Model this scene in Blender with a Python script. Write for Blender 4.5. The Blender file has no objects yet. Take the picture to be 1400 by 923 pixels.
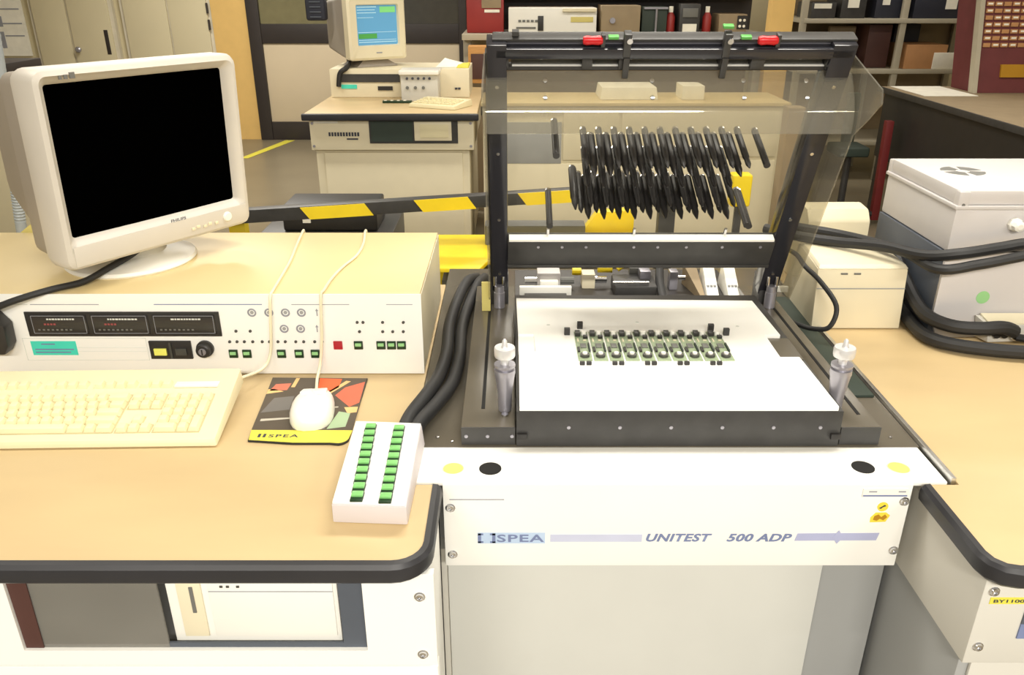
import bpy, bmesh, math, random
from mathutils import Vector, Matrix
random.seed(7)
SC = bpy.context.scene
COL = SC.collection
R = math.radians

# ---------------------------------------------------------------- camera
cd = bpy.data.cameras.new('camera'); cam = bpy.data.objects.new('camera', cd); COL.objects.link(cam)
cam.location = (0, 0, 1.60); cam.rotation_euler = (R(66), 0, 0)
cd.sensor_width = 36; cd.lens = 36 * 1100 / 1400; cd.clip_start = .02; cd.clip_end = 60
SC.camera = cam

# ---------------------------------------------------------------- world
w = bpy.data.worlds.new('world'); SC.world = w; w.use_nodes = True
w.node_tree.nodes['Background'].inputs[0].default_value = (1.0, .95, .87, 1)
w.node_tree.nodes['Background'].inputs[1].default_value = .42

# ---------------------------------------------------------------- ceiling lamps (fluorescent panels of the room; front row added to imitate a flash)
LAMPS = [(-1.5, -2.1, 110), (.5, -2.1, 270), (2.6, -2.1, 110), (-1.5, 1.5, 20), (.5, 1.7, 52), (2.6, 1.7, 30),
         (-2.2, 4.2, 52), (.4, 4.2, 46), (2.9, 4.2, 28), (-2.4, 6.9, 115), (.4, 6.9, 40), (2.9, 6.6, 22)]
CEIL = 2.95
for lx, ly, le in LAMPS:
    ld = bpy.data.lights.new('ceiling_lamp_light', 'AREA'); ld.shape = 'RECTANGLE'; ld.size = 1.40; ld.size_y = .30
    ld.energy = le; ld.color = (1.0, .955, .865)
    lo = bpy.data.objects.new('ceiling_lamp_light', ld); lo.location = (lx, ly, CEIL - .075); COL.objects.link(lo)

# ---------------------------------------------------------------- exposure
vs = SC.view_settings
SC.display_settings.display_device = 'sRGB'
vs.view_transform = 'Standard'; vs.look = 'None'; vs.gamma = 1.0; vs.use_curve_mapping = False
vs.exposure = -.42

# ================================================================ helpers
def s2l(c):
    c = c / 255.
    return c / 12.92 if c <= .04045 else ((c + .055) / 1.055) ** 2.4
def rgb(r, g, b): return (s2l(r), s2l(g), s2l(b), 1)

MATS = {}
def mat(name, col, rough=.5, metal=0., var=.06, vscale=12., bump=0., bscale=200., spec=.5, stretch=None, coat=0.):
    if name in MATS: return MATS[name]
    m = bpy.data.materials.new(name); m.use_nodes = True
    nt = m.node_tree; b = nt.nodes['Principled BSDF']
    c = rgb(*col)
    b.inputs['Roughness'].default_value = rough; b.inputs['Metallic'].default_value = metal
    b.inputs['Specular IOR Level'].default_value = spec
    if coat: b.inputs['Coat Weight'].default_value = coat; b.inputs['Coat Roughness'].default_value = .08
    tc = nt.nodes.new('ShaderNodeTexCoord'); mp = nt.nodes.new('ShaderNodeMapping')
    nt.links.new(tc.outputs['Object'], mp.inputs[0])
    if stretch: mp.inputs['Scale'].default_value = stretch
    n = nt.nodes.new('ShaderNodeTexNoise'); n.inputs['Scale'].default_value = vscale; n.inputs['Detail'].default_value = 5
    nt.links.new(mp.outputs[0], n.inputs['Vector'])
    rp = nt.nodes.new('ShaderNodeValToRGB')
    rp.color_ramp.elements[0].position = .3; rp.color_ramp.elements[1].position = .7
    rp.color_ramp.elements[0].color = (c[0]*(1-var), c[1]*(1-var), c[2]*(1-var), 1)
    rp.color_ramp.elements[1].color = (min(1, c[0]*(1+var)), min(1, c[1]*(1+var)), min(1, c[2]*(1+var)), 1)
    nt.links.new(n.outputs['Fac'], rp.inputs[0]); nt.links.new(rp.outputs[0], b.inputs['Base Color'])
    if bump:
        n2 = nt.nodes.new('ShaderNodeTexNoise'); n2.inputs['Scale'].default_value = bscale
        nt.links.new(tc.outputs['Object'], n2.inputs['Vector'])
        bp = nt.nodes.new('ShaderNodeBump'); bp.inputs['Strength'].default_value = bump; bp.inputs['Distance'].default_value = .001
        nt.links.new(n2.outputs['Fac'], bp.inputs['Height']); nt.links.new(bp.outputs[0], b.inputs['Normal'])
    MATS[name] = m
    return m

def glassmat(name, tint, fac, rough=.05, haze=0.):
    """clear sheet: mostly transparent, fresnel gloss, a little haze"""
    m = bpy.data.materials.new(name); m.use_nodes = True; nt = m.node_tree; nt.nodes.clear()
    out = nt.nodes.new('ShaderNodeOutputMaterial')
    tr = nt.nodes.new('ShaderNodeBsdfTransparent'); tr.inputs[0].default_value = (*tint, 1)
    gl = nt.nodes.new('ShaderNodeBsdfGlossy'); gl.inputs['Roughness'].default_value = rough
    fr = nt.nodes.new('ShaderNodeLayerWeight'); fr.inputs[0].default_value = .5
    pw = nt.nodes.new('ShaderNodeMath'); pw.operation = 'POWER'; pw.inputs[1].default_value = 4.0; nt.links.new(fr.outputs['Facing'], pw.inputs[0])
    ml = nt.nodes.new('ShaderNodeMath'); ml.operation = 'MULTIPLY_ADD'; ml.inputs[1].default_value = .45; ml.inputs[2].default_value = fac; ml.use_clamp = True
    nt.links.new(pw.outputs[0], ml.inputs[0])
    mx = nt.nodes.new('ShaderNodeMixShader'); nt.links.new(ml.outputs[0], mx.inputs[0])
    nt.links.new(tr.outputs[0], mx.inputs[1]); nt.links.new(gl.outputs[0], mx.inputs[2])
    last = mx
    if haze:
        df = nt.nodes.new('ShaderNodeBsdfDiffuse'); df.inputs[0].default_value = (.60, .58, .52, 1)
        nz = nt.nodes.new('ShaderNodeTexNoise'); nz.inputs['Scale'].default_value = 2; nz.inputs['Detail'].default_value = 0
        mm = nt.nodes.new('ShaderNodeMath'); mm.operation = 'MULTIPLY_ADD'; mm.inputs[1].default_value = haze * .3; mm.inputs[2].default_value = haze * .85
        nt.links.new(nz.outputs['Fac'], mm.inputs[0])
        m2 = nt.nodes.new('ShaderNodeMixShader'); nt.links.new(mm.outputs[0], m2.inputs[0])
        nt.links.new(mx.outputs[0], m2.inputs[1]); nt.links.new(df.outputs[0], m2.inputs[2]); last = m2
    nt.links.new(last.outputs[0], out.inputs[0])
    MATS[name] = m
    return m

def emit(name, col, strength):
    m = bpy.data.materials.new(name); m.use_nodes = True; b = m.node_tree.nodes['Principled BSDF']
    b.inputs['Base Color'].default_value = rgb(*col); b.inputs['Emission Color'].default_value = rgb(*col)
    b.inputs['Emission Strength'].default_value = strength; MATS[name] = m
    return m

class MB:
    def __init__(s): s.v = []; s.f = []
    def add(s, vs, fs):
        o = len(s.v); s.v += [Vector(p) for p in vs]; s.f += [[i + o for i in f] for f in fs]; return s
    def box(s, x0, x1, y0, y1, z0, z1, xf=None):
        p = [(x0,y0,z0),(x1,y0,z0),(x1,y1,z0),(x0,y1,z0),(x0,y0,z1),(x1,y0,z1),(x1,y1,z1),(x0,y1,z1)]
        if xf: p = [xf(*q) for q in p]
        return s.add(p, [(3,2,1,0),(4,5,6,7),(0,1,5,4),(1,2,6,5),(2,3,7,6),(3,0,4,7)])
    def frustum(s, a, b):
        """a, b: lists of 4 corner points (bottom loop, top loop)"""
        return s.add(list(a) + list(b), [(3,2,1,0),(4,5,6,7),(0,1,5,4),(1,2,6,5),(2,3,7,6),(3,0,4,7)])
    def prism(s, poly, f0, f1):
        """poly of 2D points; f0,f1 map 2D -> 3D on the two caps"""
        n = len(poly); vs = [f0(*p) for p in poly] + [f1(*p) for p in poly]
        return s.add(vs, [list(range(n))[::-1], list(range(n, 2*n))] + [(i, (i+1) % n, n+(i+1) % n, n+i) for i in range(n)])
    def cyl(s, c, axis, r0, h, r1=None, n=16):
        r1 = r0 if r1 is None else r1
        return s.lathe(c, axis, [(0, 0), (r0, 0), (r1, h), (0, h)], n)
    def lathe(s, c, axis, prof, n=20):
        """prof: (radius, height) along axis from c"""
        a = Vector(axis).normalized(); t = a.orthogonal().normalized(); b = a.cross(t); c = Vector(c)
        vs = []; fs = []; rings = []
        for r, h in prof:
            if r < 1e-7: rings.append([len(vs)]); vs.append(c + a*h)
            else:
                rings.append(list(range(len(vs), len(vs)+n)))
                vs += [c + a*h + (t*math.cos(2*math.pi*i/n) + b*math.sin(2*math.pi*i/n))*r for i in range(n)]
        for A, B in zip(rings, rings[1:]):
            for i in range(n):
                j = (i+1) % n
                if len(A) == 1 and len(B) == 1: continue
                if len(A) == 1: fs.append((A[0], B[j], B[i]))
                elif len(B) == 1: fs.append((A[i], A[j], B[0]))
                else: fs.append((A[i], A[j], B[j], B[i]))
        return s.add(vs, fs)
    def tube(s, pts, r, n=10, smooth=6, caps=True):
        P = [Vector(p) for p in pts]
        if smooth and len(P) > 2:
            Q = []
            for i in range(len(P)-1):
                p0 = P[max(i-1, 0)]; p1 = P[i]; p2 = P[i+1]; p3 = P[min(i+2, len(P)-1)]
                for k in range(smooth):
                    t = k/smooth
                    Q.append(.5*((2*p1) + (p2-p0)*t + (2*p0-5*p1+4*p2-p3)*t*t + (3*p1-p0-3*p2+p3)*t**3))
            Q.append(P[-1]); P = Q
        rr = r if callable(r) else (lambda t: r)
        vs = []; fs = []; t0 = (P[1]-P[0]).normalized(); u = t0.orthogonal().normalized()
        for i, p in enumerate(P):
            t = (P[min(i+1, len(P)-1)] - P[max(i-1, 0)]).normalized()
            u = (u - t*u.dot(t)).normalized(); b = t.cross(u); q = rr(i/(len(P)-1))
            vs += [p + (u*math.cos(2*math.pi*k/n) + b*math.sin(2*math.pi*k/n))*q for k in range(n)]
        for i in range(len(P)-1):
            fs += [(i*n+k, i*n+(k+1) % n, (i+1)*n+(k+1) % n, (i+1)*n+k) for k in range(n)]
        if caps: fs += [list(range(n))[::-1], list(range((len(P)-1)*n, len(P)*n))]
        return s.add(vs, fs)
    def grid(s, rows):
        """rows of equal length point lists"""
        n = len(rows[0]); vs = [p for r in rows for p in r]
        return s.add(vs, [(i*n+j, i*n+j+1, (i+1)*n+j+1, (i+1)*n+j) for i in range(len(rows)-1) for j in range(n-1)])
    def mesh(s, name, bevel=0, seg=2, M=None, fixn=True):
        me = bpy.data.meshes.new(name)
        vs = [M @ v for v in s.v] if M else s.v
        me.from_pydata([tuple(v) for v in vs], [], s.f)
        bm = bmesh.new(); bm.from_mesh(me)
        if fixn: bmesh.ops.recalc_face_normals(bm, faces=bm.faces)
        if bevel:
            es = [e for e in bm.edges if len(e.link_faces) == 2 and e.calc_face_angle(0) > R(30)]
            bmesh.ops.bevel(bm, geom=es, offset=bevel, segments=seg, profile=.6, affect='EDGES', clamp_overlap=True)
        for f in bm.faces: f.smooth = True
        bm.to_mesh(me); bm.free()
        me.set_sharp_from_angle(angle=R(32))
        return me

ROOTM = {}
def tag(o, label, cat, group=None, kind=None):
    if label: o['label'] = label
    if cat: o['category'] = cat
    if group: o['group'] = group
    if kind: o['kind'] = kind
    return o
def thing(name, label, cat, loc=(0,0,0), rotz=0., group=None, kind=None):
    o = bpy.data.objects.new(name, None); COL.objects.link(o); o.empty_display_size = .05
    o.location = loc; o.rotation_euler = (0, 0, rotz)
    ROOTM[o.name] = Matrix.Translation(loc) @ Matrix.Rotation(rotz, 4, 'Z')
    return tag(o, label, cat, group, kind)
def rootm(p):
    while p.parent: p = p.parent
    return ROOTM.get(p.name, Matrix.Identity(4))
def ob(name, mb, m, parent=None, bevel=0, seg=2, local=False, label=None, fixn=True):
    """one mesh object; world-space coordinates unless local"""
    if parent and not local: M = rootm(parent).inverted()
    else: M = None
    o = bpy.data.objects.new(name, mb.mesh(name, bevel, seg, M, fixn)); COL.objects.link(o)
    o.data.materials.append(m if not isinstance(m, str) else MATS[m])
    if parent: o.parent = parent
    if label: o['label'] = label
    return o
def inst(name, me, parent, loc, rot=None, local=False, label=None):
    """a further object on shared mesh data"""
    o = bpy.data.objects.new(name, me); COL.objects.link(o); o.parent = parent
    Mw = Matrix.Translation(loc) @ (rot.to_4x4() if rot is not None else Matrix.Identity(4))
    o.matrix_basis = Mw if local else rootm(parent).inverted() @ Mw
    if label: o['label'] = label
    return o
def solid(mb, name, m, bevel=0):
    me = mb.mesh(name, bevel); me.materials.append(MATS[m] if isinstance(m, str) else m); return me
def struct(name, mb, m, bevel=0):
    o = ob(name, mb, m, None, bevel); o['kind'] = 'structure'; return o
def one(name, mb, m, label, cat, group=None, bevel=0):
    """thing that is one mesh, origin at its base"""
    xs = [v.x for v in mb.v]; ys = [v.y for v in mb.v]; zs = [v.z for v in mb.v]
    c = Vector(((min(xs)+max(xs))/2, (min(ys)+max(ys))/2, min(zs)))
    o = bpy.data.objects.new(name, mb.mesh(name, bevel, 2, Matrix.Translation(-c))); COL.objects.link(o); o.location = c
    o.data.materials.append(MATS[m] if isinstance(m, str) else m)
    ROOTM[o.name] = Matrix.Translation(c)
    return tag(o, label, cat, group)

def text(name, s, m, parent, c, right, up, width=None, height=.01, shear=0., bold=0., space=1., local=False, thick=.0002):
    cu = bpy.data.curves.new('t', 'FONT'); cu.body = s; cu.size = 1; cu.align_x = 'LEFT'; cu.shear = shear; cu.offset = bold
    cu.space_character = space; cu.resolution_u = 3
    to = bpy.data.objects.new('t', cu); COL.objects.link(to)
    dg = bpy.context.evaluated_depsgraph_get(); me = bpy.data.meshes.new_from_object(to.evaluated_get(dg))
    xs = [v.co.x for v in me.vertices]; ys = [v.co.y for v in me.vertices]
    x0, x1, y0, y1 = min(xs), max(xs), min(ys), max(ys)
    sy = height/(y1-y0); sx = width/(x1-x0) if width else sy
    right = Vector(right).normalized(); up = Vector(up).normalized(); nn = right.cross(up); c = Vector(c)
    M = Matrix.Identity(4) if local else rootm(parent).inverted()
    for v in me.vertices:
        v.co = M @ (c + right*((v.co.x-(x0+x1)/2)*sx) + up*((v.co.y-(y0+y1)/2)*sy) + nn*thick)
    bpy.data.objects.remove(to); bpy.data.curves.remove(cu)
    o = bpy.data.objects.new(name, me); COL.objects.link(o); o.parent = parent
    me.materials.clear(); me.materials.append(MATS[m])
    return o
XP, ZP, YP, YM = (1,0,0), (0,0,1), (0,1,0), (0,-1,0)

# ================================================================ materials
mat('laminate', (202,178,134), .42, var=.05, vscale=3, bump=.05, bscale=700, stretch=(1,3,1))
mat('laminate_pale', (224,203,152), .4, var=.04, vscale=3)
mat('edge_black', (44,44,48), .38, var=.1)
mat('panel_white', (243,242,237), .42, var=.015, vscale=4)
mat('panel_warm', (207,204,195), .5, var=.03, vscale=3)
mat('panel_pale', (203,203,197), .5, var=.03, vscale=4)
mat('panel_grey', (160,161,160), .5, var=.03, vscale=4)
mat('box_grey', (222,216,220), .5, var=.02)
mat('enclosure_grey', (205,201,200), .45, var=.02)
mat('steel_blue_grey', (82,88,98), .5, var=.06)
mat('deck_brown', (96,90,79), .25, var=.12, vscale=5, spec=.6)
mat('black_paint', (58,57,56), .42, var=.15, vscale=30)
mat('black_plastic', (42,40,39), .42, var=.1)
mat('black_rubber', (34,34,35), .55, var=.1, bump=.1, bscale=300)
mat('black_gloss', (44,44,50), .16, var=.05)
mat('plate_dark', (46,42,38), .4)
mat('dark_hole', (14,13,12), .8)
mat('brown_dark', (78,48,42), .6)
mat('chrome', (215,215,218), .18, 1., var=.03)
mat('nut_grey', (222,221,222), .3, .35, var=.03)
mat('aluminium', (205,205,205), .3, 1., var=.05, vscale=40)
mat('grey_metal', (165,163,172), .32, .55, var=.05)
mat('white_plastic', (240,238,230), .35, var=.01)
mat('pom_white', (250,249,245), .38, var=.01)
mat('cream', (229,219,190), .45, var=.02)
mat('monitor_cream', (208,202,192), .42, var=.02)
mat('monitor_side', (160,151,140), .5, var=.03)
mat('key_cream', (232,222,182), .42, var=.02)
mat('key_shade', (192,180,138), .6)
mat('key_body', (228,218,180), .45, var=.02)
mat('screen_black', (1,1,1), .9, var=0, spec=0)
mat('green_dark', (22,52,28), .35)
mat('green_lens', (128,196,116), .3, var=.1, vscale=60)
mat('green_pale', (150,205,140), .3)
mat('red_button', (170,30,44), .35)
mat('cyan_sticker', (70,214,190), .5, var=.05)
mat('ink_dark', (60,62,72), .6)
for n_, c_ in (('brown',(84,74,62)),('pink',(206,116,92)),('tan',(226,186,124)),('orange',(232,98,50)),('salmon',(222,106,78)),('pale',(196,190,176)),('sage',(164,188,150)),('grey',(112,108,104))): mat('print_'+n_, c_, .5)
mat('ink_grey', (150,152,160), .6)
mat('ink_blue', (118,130,168), .6)
mat('logo_blue', (186,206,232), .6)
mat('band_blue', (196,200,222), .6)
mat('band_violet', (172,176,208), .6)
mat('ink_faint', (214,216,210), .6)
mat('yellow_sticker', (240,214,70), .5)
mat('yellow_paint', (250,220,36), .38, var=.05)
mat('yellow_label', (226,216,80), .5)
mat('yellow_note', (214,200,120), .7)
mat('pcb_green', (146,162,130), .45, var=.22, vscale=160)
mat('yellow_lit_edge', (226,150,30), .4)
mat('led_dark', (70,70,66), .4)
mat('yellow_led', (232,232,110), .4)
mat('red_grip', (210,28,36), .3)
mat('green_clip', (90,170,80), .4)
mat('floor_grey', (128,118,98), .35, var=.08, vscale=2)
mat('wall_yellow', (222,184,112), .7, var=.03)
mat('wall_cream', (214,202,166), .7, var=.03, vscale=2)
mat('door_beige', (214,203,170), .55, var=.03, vscale=2)
mat('trim_white', (214,206,186), .55)
mat('frame_dark', (50,44,42), .5)
mat('infill_beige', (206,190,162), .6, var=.04, vscale=2)
mat('ceiling_white', (225,222,212), .8)
mat('shelf_metal', (178,170,150), .45, var=.04)
mat('wood', (196,142,78), .55, var=.12, stretch=(1,1,8))
mat('cardboard', (188,138,92), .75, var=.05)
mat('maroon', (104,48,50), .5, var=.08)
mat('red_paint', (150,40,36), .45, var=.06)
mat('red_dark', (112,34,34), .5)
mat('paper', (244,240,226), .7)
mat('tan_panel', (150,132,104), .65, var=.06)
mat('dark_green', (46,58,50), .6)
mat('dark_navy', (40,42,54), .5)
mat('hose_grey', (158,164,166), .45, var=.1)
mat('cable_beige', (236,227,196), .45)
mat('mesh_grey', (110,110,106), .5)
glassmat('acrylic', (.98,.975,.95), .01, .04, .012)
glassmat('acrylic_smoke', (.86,.84,.77), .05, .05, .14)
glassmat('pane_smoke_reflect', (.62,.61,.60), .08, .08, .22)  # grey haze of the smoked pane also paints in the floor's reflection
emit('screen_blue', (88,150,190), .55); emit('screen_green', (120,200,120), .55); emit('screen_line', (190,220,225), .6); emit('screen_dgreen', (70,150,70), .5)

# ================================================================ the room
struct('floor', MB().box(-7, 5.5, -2.5, 9.2, -.1, 0), 'floor_grey')
struct('ceiling', MB().box(-7, 5.5, -2.5, 9.2, CEIL, CEIL+.1), 'ceiling_white')
WB = 8.95
struct('wall_back', MB().box(-7, 5.5, WB+.06, WB+.2, 0, CEIL), 'wall_cream')
struct('wall_left', MB().box(-7.1, -7, -2.5, 9.2, 0, CEIL), 'wall_cream')
struct('wall_right', MB().box(5.5, 5.6, -2.5, 9.2, 0, CEIL), 'wall_cream')
for lx, ly, le in LAMPS:
    lab = 'fluorescent ceiling lamp over the %s %s' % ({-2.1: 'front', 4.2: 'middle'}.get(ly, 'test station row,' if ly < 3 else 'back'), 'left' if lx < -1 else 'right' if lx > 2 else 'centre')
    t = thing('ceiling_lamp', lab, 'lamp', (lx, ly, CEIL-.07), 0, 'ceiling lamps above the room')
    ob('housing', MB().box(lx-.75, lx+.75, ly-.19, ly+.19, CEIL-.07, CEIL-.002), 'white_plastic', t, .004)

# yellow strip of wall between cupboards and partition
struct('trim_1', MB().box(-3.10, -2.72, WB-.02, WB+.06, 0, CEIL), 'wall_yellow')
# cupboard doors in the back wall (px 55-290)
def cupboard(name, xs, seams, knobs, mname):
    o = struct(name, MB().box(xs[0], xs[1], WB+.0, WB+.055, .0, 2.3), 'trim_white')
    for a, b in seams:
        ob('door_leaf', MB().box(a, b, WB-.025, WB+.0, .03, 2.26), mname, o, .004)
    for x, z in knobs:
        ob('door_knob', MB().lathe((x, WB-.025, z), YM, [(0,0), (.012,0), (.012,.03), (.028,.036), (.03,.055), (.018,.066), (0,.068)], 12), 'grey_metal', o)
    return o
d1 = cupboard('door_1', (-4.98, -4.12), [(-4.94, -4.60), (-4.575, -4.16)], [(-4.52, .93)], 'door_beige')
ob('lock_plate', MB().box(-4.24, -4.20, WB-.03, WB-.02, .88, 1.12), 'frame_dark', d1, .003)
d2 = cupboard('door_2', (-4.04, -3.10), [(-4.0, -3.555), (-3.535, -3.14)], [], 'door_beige')
for z in (1.12, 1.28): ob('hinge', MB().cyl((-3.13, WB-.035, z), ZP, .012, .1, n=8), 'frame_dark', d2)
# dark framed partition with a beige infill and glazed upper lights (px 335-650)
PT = struct('wall_partition', MB().box(-2.70, -.42, WB-.01, WB+.05, 0, CEIL), 'frame_dark')
for x0, x1 in ((-2.73, -2.60), (-.55, -.40), (-1.62, -1.52)):
    ob('post', MB().box(x0, x1, WB-.06, WB-.01, 0, CEIL), 'frame_dark', PT, .006)
for z0, z1 in ((0, .19), (.99, 1.18), (2.2, 2.35)):
    ob('rail', MB().box(-2.60, -.55, WB-.05, WB-.01, z0, z1), 'frame_dark', PT, .006)
for x0, x1 in ((-2.60, -1.62), (-1.52, -.55)):
    ob('infill_panel', MB().box(x0, x1, WB-.03, WB-.01, .19, .99), 'infill_beige', PT, .004)
mat('olive_glass', (120,114,84), .15); mat('grey_glass', (70,68,62), .15)
for x0, x1, mm in ((-2.60, -1.62, 'olive_glass'), (-1.52, -.55, 'grey_glass')):
    ob('window_pane', MB().box(x0, x1, WB-.025, WB-.01, 1.18, 2.2), mm, PT)
# floor tape
tp = struct('trim_2', MB().prism([(-2.66,7.9),(-2.58,7.9),(-2.36,8.86),(-2.46,8.86)], lambda x,y:(x,y,.001), lambda x,y:(x,y,.003)), 'yellow_label')

# poster on the far left wall section
po = thing('wall_poster', 'white printed poster on the back wall at the far left', 'poster', (-5.3, WB+.05, 1.0))
ob('sheet', MB().box(-5.75, -5.07, WB+.03, WB+.05, .86, 1.9), 'paper', po)
for k, (x, z, ww, h) in enumerate([(-5.36,1.02,.10,.16), (-5.34,1.2,.08,.1), (-5.2,1.32,.2,.012), (-5.2,1.18,.2,.012), (-5.2,1.06,.2,.012)]):
    ob('print_mark', MB().box(x-ww/2, x+ww/2, WB+.026, WB+.03, z-h/2, z+h/2), 'ink_grey', po)

# ================================================================ left desk
def slab(poly, z0, z1): return MB().prism(poly, lambda x,y:(x,y,z0), lambda x,y:(x,y,z1))
def rcorner(cx, cy, r, a0, a1, n=6): return [(cx + r*math.cos(R(a0+(a1-a0)*i/n)), cy + r*math.sin(R(a0+(a1-a0)*i/n))) for i in range(n+1)]
def bullnose(path, z0, z1, bulge):
    """rounded rubber edge band swept along path (2D, outside to the right of travel)"""
    prof = [(0, 0), (bulge*.55, .04), (bulge*.9, .2), (bulge, .5), (bulge*.9, .8), (bulge*.55, .96), (0, 1)]
    rows = []
    for i, (x, y) in enumerate(path):
        a = Vector(path[max(i-1, 0)]); b = Vector(path[min(i+1, len(path)-1)]); t = (b-a).normalized(); nrm = Vector((t.y, -t.x))
        rows.append([(x+nrm.x*o, y+nrm.y*o, z0+(z1-z0)*h) for o, h in prof])
    return MB().grid(rows)
XL = -1.45
pathL = [(XL, .848)] + rcorner(-.16, .888, .04, -90, 0) + [(-.12, 1.024)]
t = thing('worktop', 'beige laminate worktop with a thick black rounded edge, under the keyboard', 'worktop', (-.75, 1.4, .87))
ob('surface', slab([(XL, .848)] + rcorner(-.16, .888, .04, -90, 0) + [(-.12, 1.024), (-.166, 1.024), (-.166, 1.90), (XL, 1.90)], .872, .90), 'laminate', t, .0015)
ob('edge_band', bullnose(pathL, .868, .9015, .014), 'edge_black', t)

def cabinet_front(t, x0, x1, y, z0, z1, hole, m, depth=.012):
    hx0, hx1, hz0, hz1 = hole
    mb = MB()
    mb.box(x0, hx0, y, y+depth, z0, z1); mb.box(hx1, x1, y, y+depth, z0, z1)
    mb.box(hx0, hx1, y, y+depth, z0, hz0); mb.box(hx0, hx1, y, y+depth, hz1, z1)
    return ob('front_panel', mb, m, t)
def screw_mesh(r, name='screw', m='chrome'):
    return solid(MB().lathe((0,0,0), YM, [(0,0), (r*1.25,0), (r*1.25,.001), (r,.0015), (r*.9,.004), (r*.45,.0045), (r*.4,.002), (0,.002)], 14), name, m)
SCR = screw_mesh(.0062)
t = thing('desk_cabinet', 'white steel cabinet with a smoked window below the keyboard worktop', 'cabinet', (-.75, 1.3, 0))
mb = MB(); mb.box(XL, -.118, .885, .90, .02, .70); mb.box(XL, XL+.015, .872, 1.85, .02, .868); mb.box(-.152, -.138, 1.0, 1.85, .02, .868); mb.box(-.126, -.112, .872, 1.02, .02, .868); mb.box(-.152, -.112, 1.005, 1.02, .02, .868); mb.box(XL, -.138, 1.84, 1.855, .02, .868)
ob('body', mb, 'panel_white', t)
fp = cabinet_front(t, XL, -.106, .86, .705, .868, (-.690, -.204, .732, .853), 'panel_white')
ob('lower_door', MB().box(XL, -.106, .862, .884, .04, .699), 'panel_white', t, .002)
ob('inner_shelf', MB().box(XL+.016, -.131, .885, 1.3, .695, .706), 'panel_grey', t)
ob('inner_liner', MB().prism([(-.689,.733),(-.664,.733),(-.662,.852),(-.689,.852)], lambda x,z:(x,.8640,z), lambda x,z:(x,.8655,z)), 'brown_dark', t)
ob('inner_back', MB().box(-.70, -.131, 1.2, 1.215, .707, .866), 'panel_grey', t)
ob('inner_side', MB().box(-.2385, -.204, .8665, .8695, .732, .853), 'steel_blue_grey', t)
ob('inner_ledge', MB().box(-.486, -.2385, .8665, .8695, .732, .7405), 'steel_blue_grey', t)
ob('window_pane', MB().box(-.690, -.486, .866, .869, .732, .853), 'pane_smoke_reflect', t)
for z in (.83, .726): inst('screw', SCR, t, (-.126, .8597, z))
# printed squares seen on the liner
for x, z in ((-.60, .84), (-.50, .822)): ob('label_square', MB().box(x-.012, x+.012, 1.196, 1.2, z-.014, z+.014), 'steel_blue_grey', t)
t = thing('desktop_computer', 'white desktop computer sitting in the cabinet opening under the keyboard worktop', 'computer', (-.38, 1.02, .7065))
PF = .876
ob('case', MB().box(-.480, -.242, PF, 1.19, .7068, .862), 'white_plastic', t, .003)
ob('drive_bezel', MB().box(-.464, -.430, PF-.003, PF, .746, .857), 'cream', t, .001)
ob('drive_slot', MB().box(-.446, -.441, PF-.0045, PF-.003, .79, .835), 'mesh_grey', t)
ob('front_cover', MB().box(-.420, -.248, PF-.0025, PF, .746, .8535), 'white_plastic', t, .001)
ob('seam', MB().box(-.420, -.248, PF-.0032, PF-.0025, .826, .8272), 'ink_grey', t)
for x in (-.403, -.394, -.380): ob('indicator', MB().box(x, x+.004, PF-.004, PF-.0025, .834, .837), 'led_dark', t)

# ================================================================ control console
CY = 1.398
t = thing('control_console', 'white control console with laminate top and rows of buttons, under the monitor', 'console', (-.75, 1.6, .90))
ob('case', MB().box(XL, -.170, CY+.003, 1.80, .901, 1.060), 'cream', t, .002)
ob('top_cover', MB().box(XL, -.1715, CY+.002, 1.797, 1.060, 1.0655), 'laminate_pale', t, .0012)
ob('front_panel', MB().box(XL, -.1695, CY, CY+.003, .901, 1.0655), 'panel_white', t, .0008)
F = CY
def fb(name, x0, x1, z0, z1, th, m, par=t, bevel=0): return ob(name, MB().box(x0, x1, F-th, F, z0, z1), m, par, bevel)
dp = fb('display_surround', -.915, -.550, .981, 1.031, .003, 'black_plastic', t, .001)
mat('display_smoke', (46,44,44), .2); mat('display_red', (150,70,70), .5)
for x0, x1, cap in ((-.906,-.800,'IC TIMERS'), (-.792,-.684,'DC CURRENT'), (-.676,-.558,'UNIT PRESSURE GAUGE')):
    d = ob('display_window', MB().box(x0, x1, F-.0045, F-.003, .986, 1.026), 'display_smoke', dp, .0006)
    for a, b, c_, e in ((x0+.002, x1-.002, .9865, .9875), (x0+.002, x1-.002, 1.0245, 1.0255), (x0+.001, x0+.002, .9865, 1.0255), (x1-.002, x1-.001, .9865, 1.0255)):
        pass
    fr = MB()
    for a, b, c_, e in ((x0+.003, x1-.003, .9880, .9888), (x0+.003, x1-.003, 1.0232, 1.024), (x0+.003, x0+.0038, .988, 1.024), (x1-.0038, x1-.003, .988, 1.024)):
        fr.box(a, b, F-.0049, F-.0045, c_, e)
    ob('window_outline', fr, 'ink_grey', dp)
    # blurred caption strokes, unreadable in the photograph
    cp = MB(); xx = x0 + (x1-x0)*.3
    while xx < x1 - (x1-x0)*.22:
        wd = random.uniform(.003, .006); cp.box(xx, xx+wd, F-.0049, F-.0045, 1.0155, 1.0185); xx += wd+.0014
    ob('caption', cp, 'ink_faint', dp)
    if cap != 'UNIT PRESSURE GAUGE':
        dg = MB()
        for k in range(4): dg.box(x0+.025+k*.006, x0+.029+k*.006, F-.0049, F-.0045, 1.005, 1.0085)
        ob('digits', dg, 'display_red', dp)
    dg = MB()
    for k in range(8): dg.box(x0+.012+k*.0085, x0+.016+k*.0085, F-.0049, F-.0045, .994, .997)
    ob('legend', dg, 'mesh_grey', dp)
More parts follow.
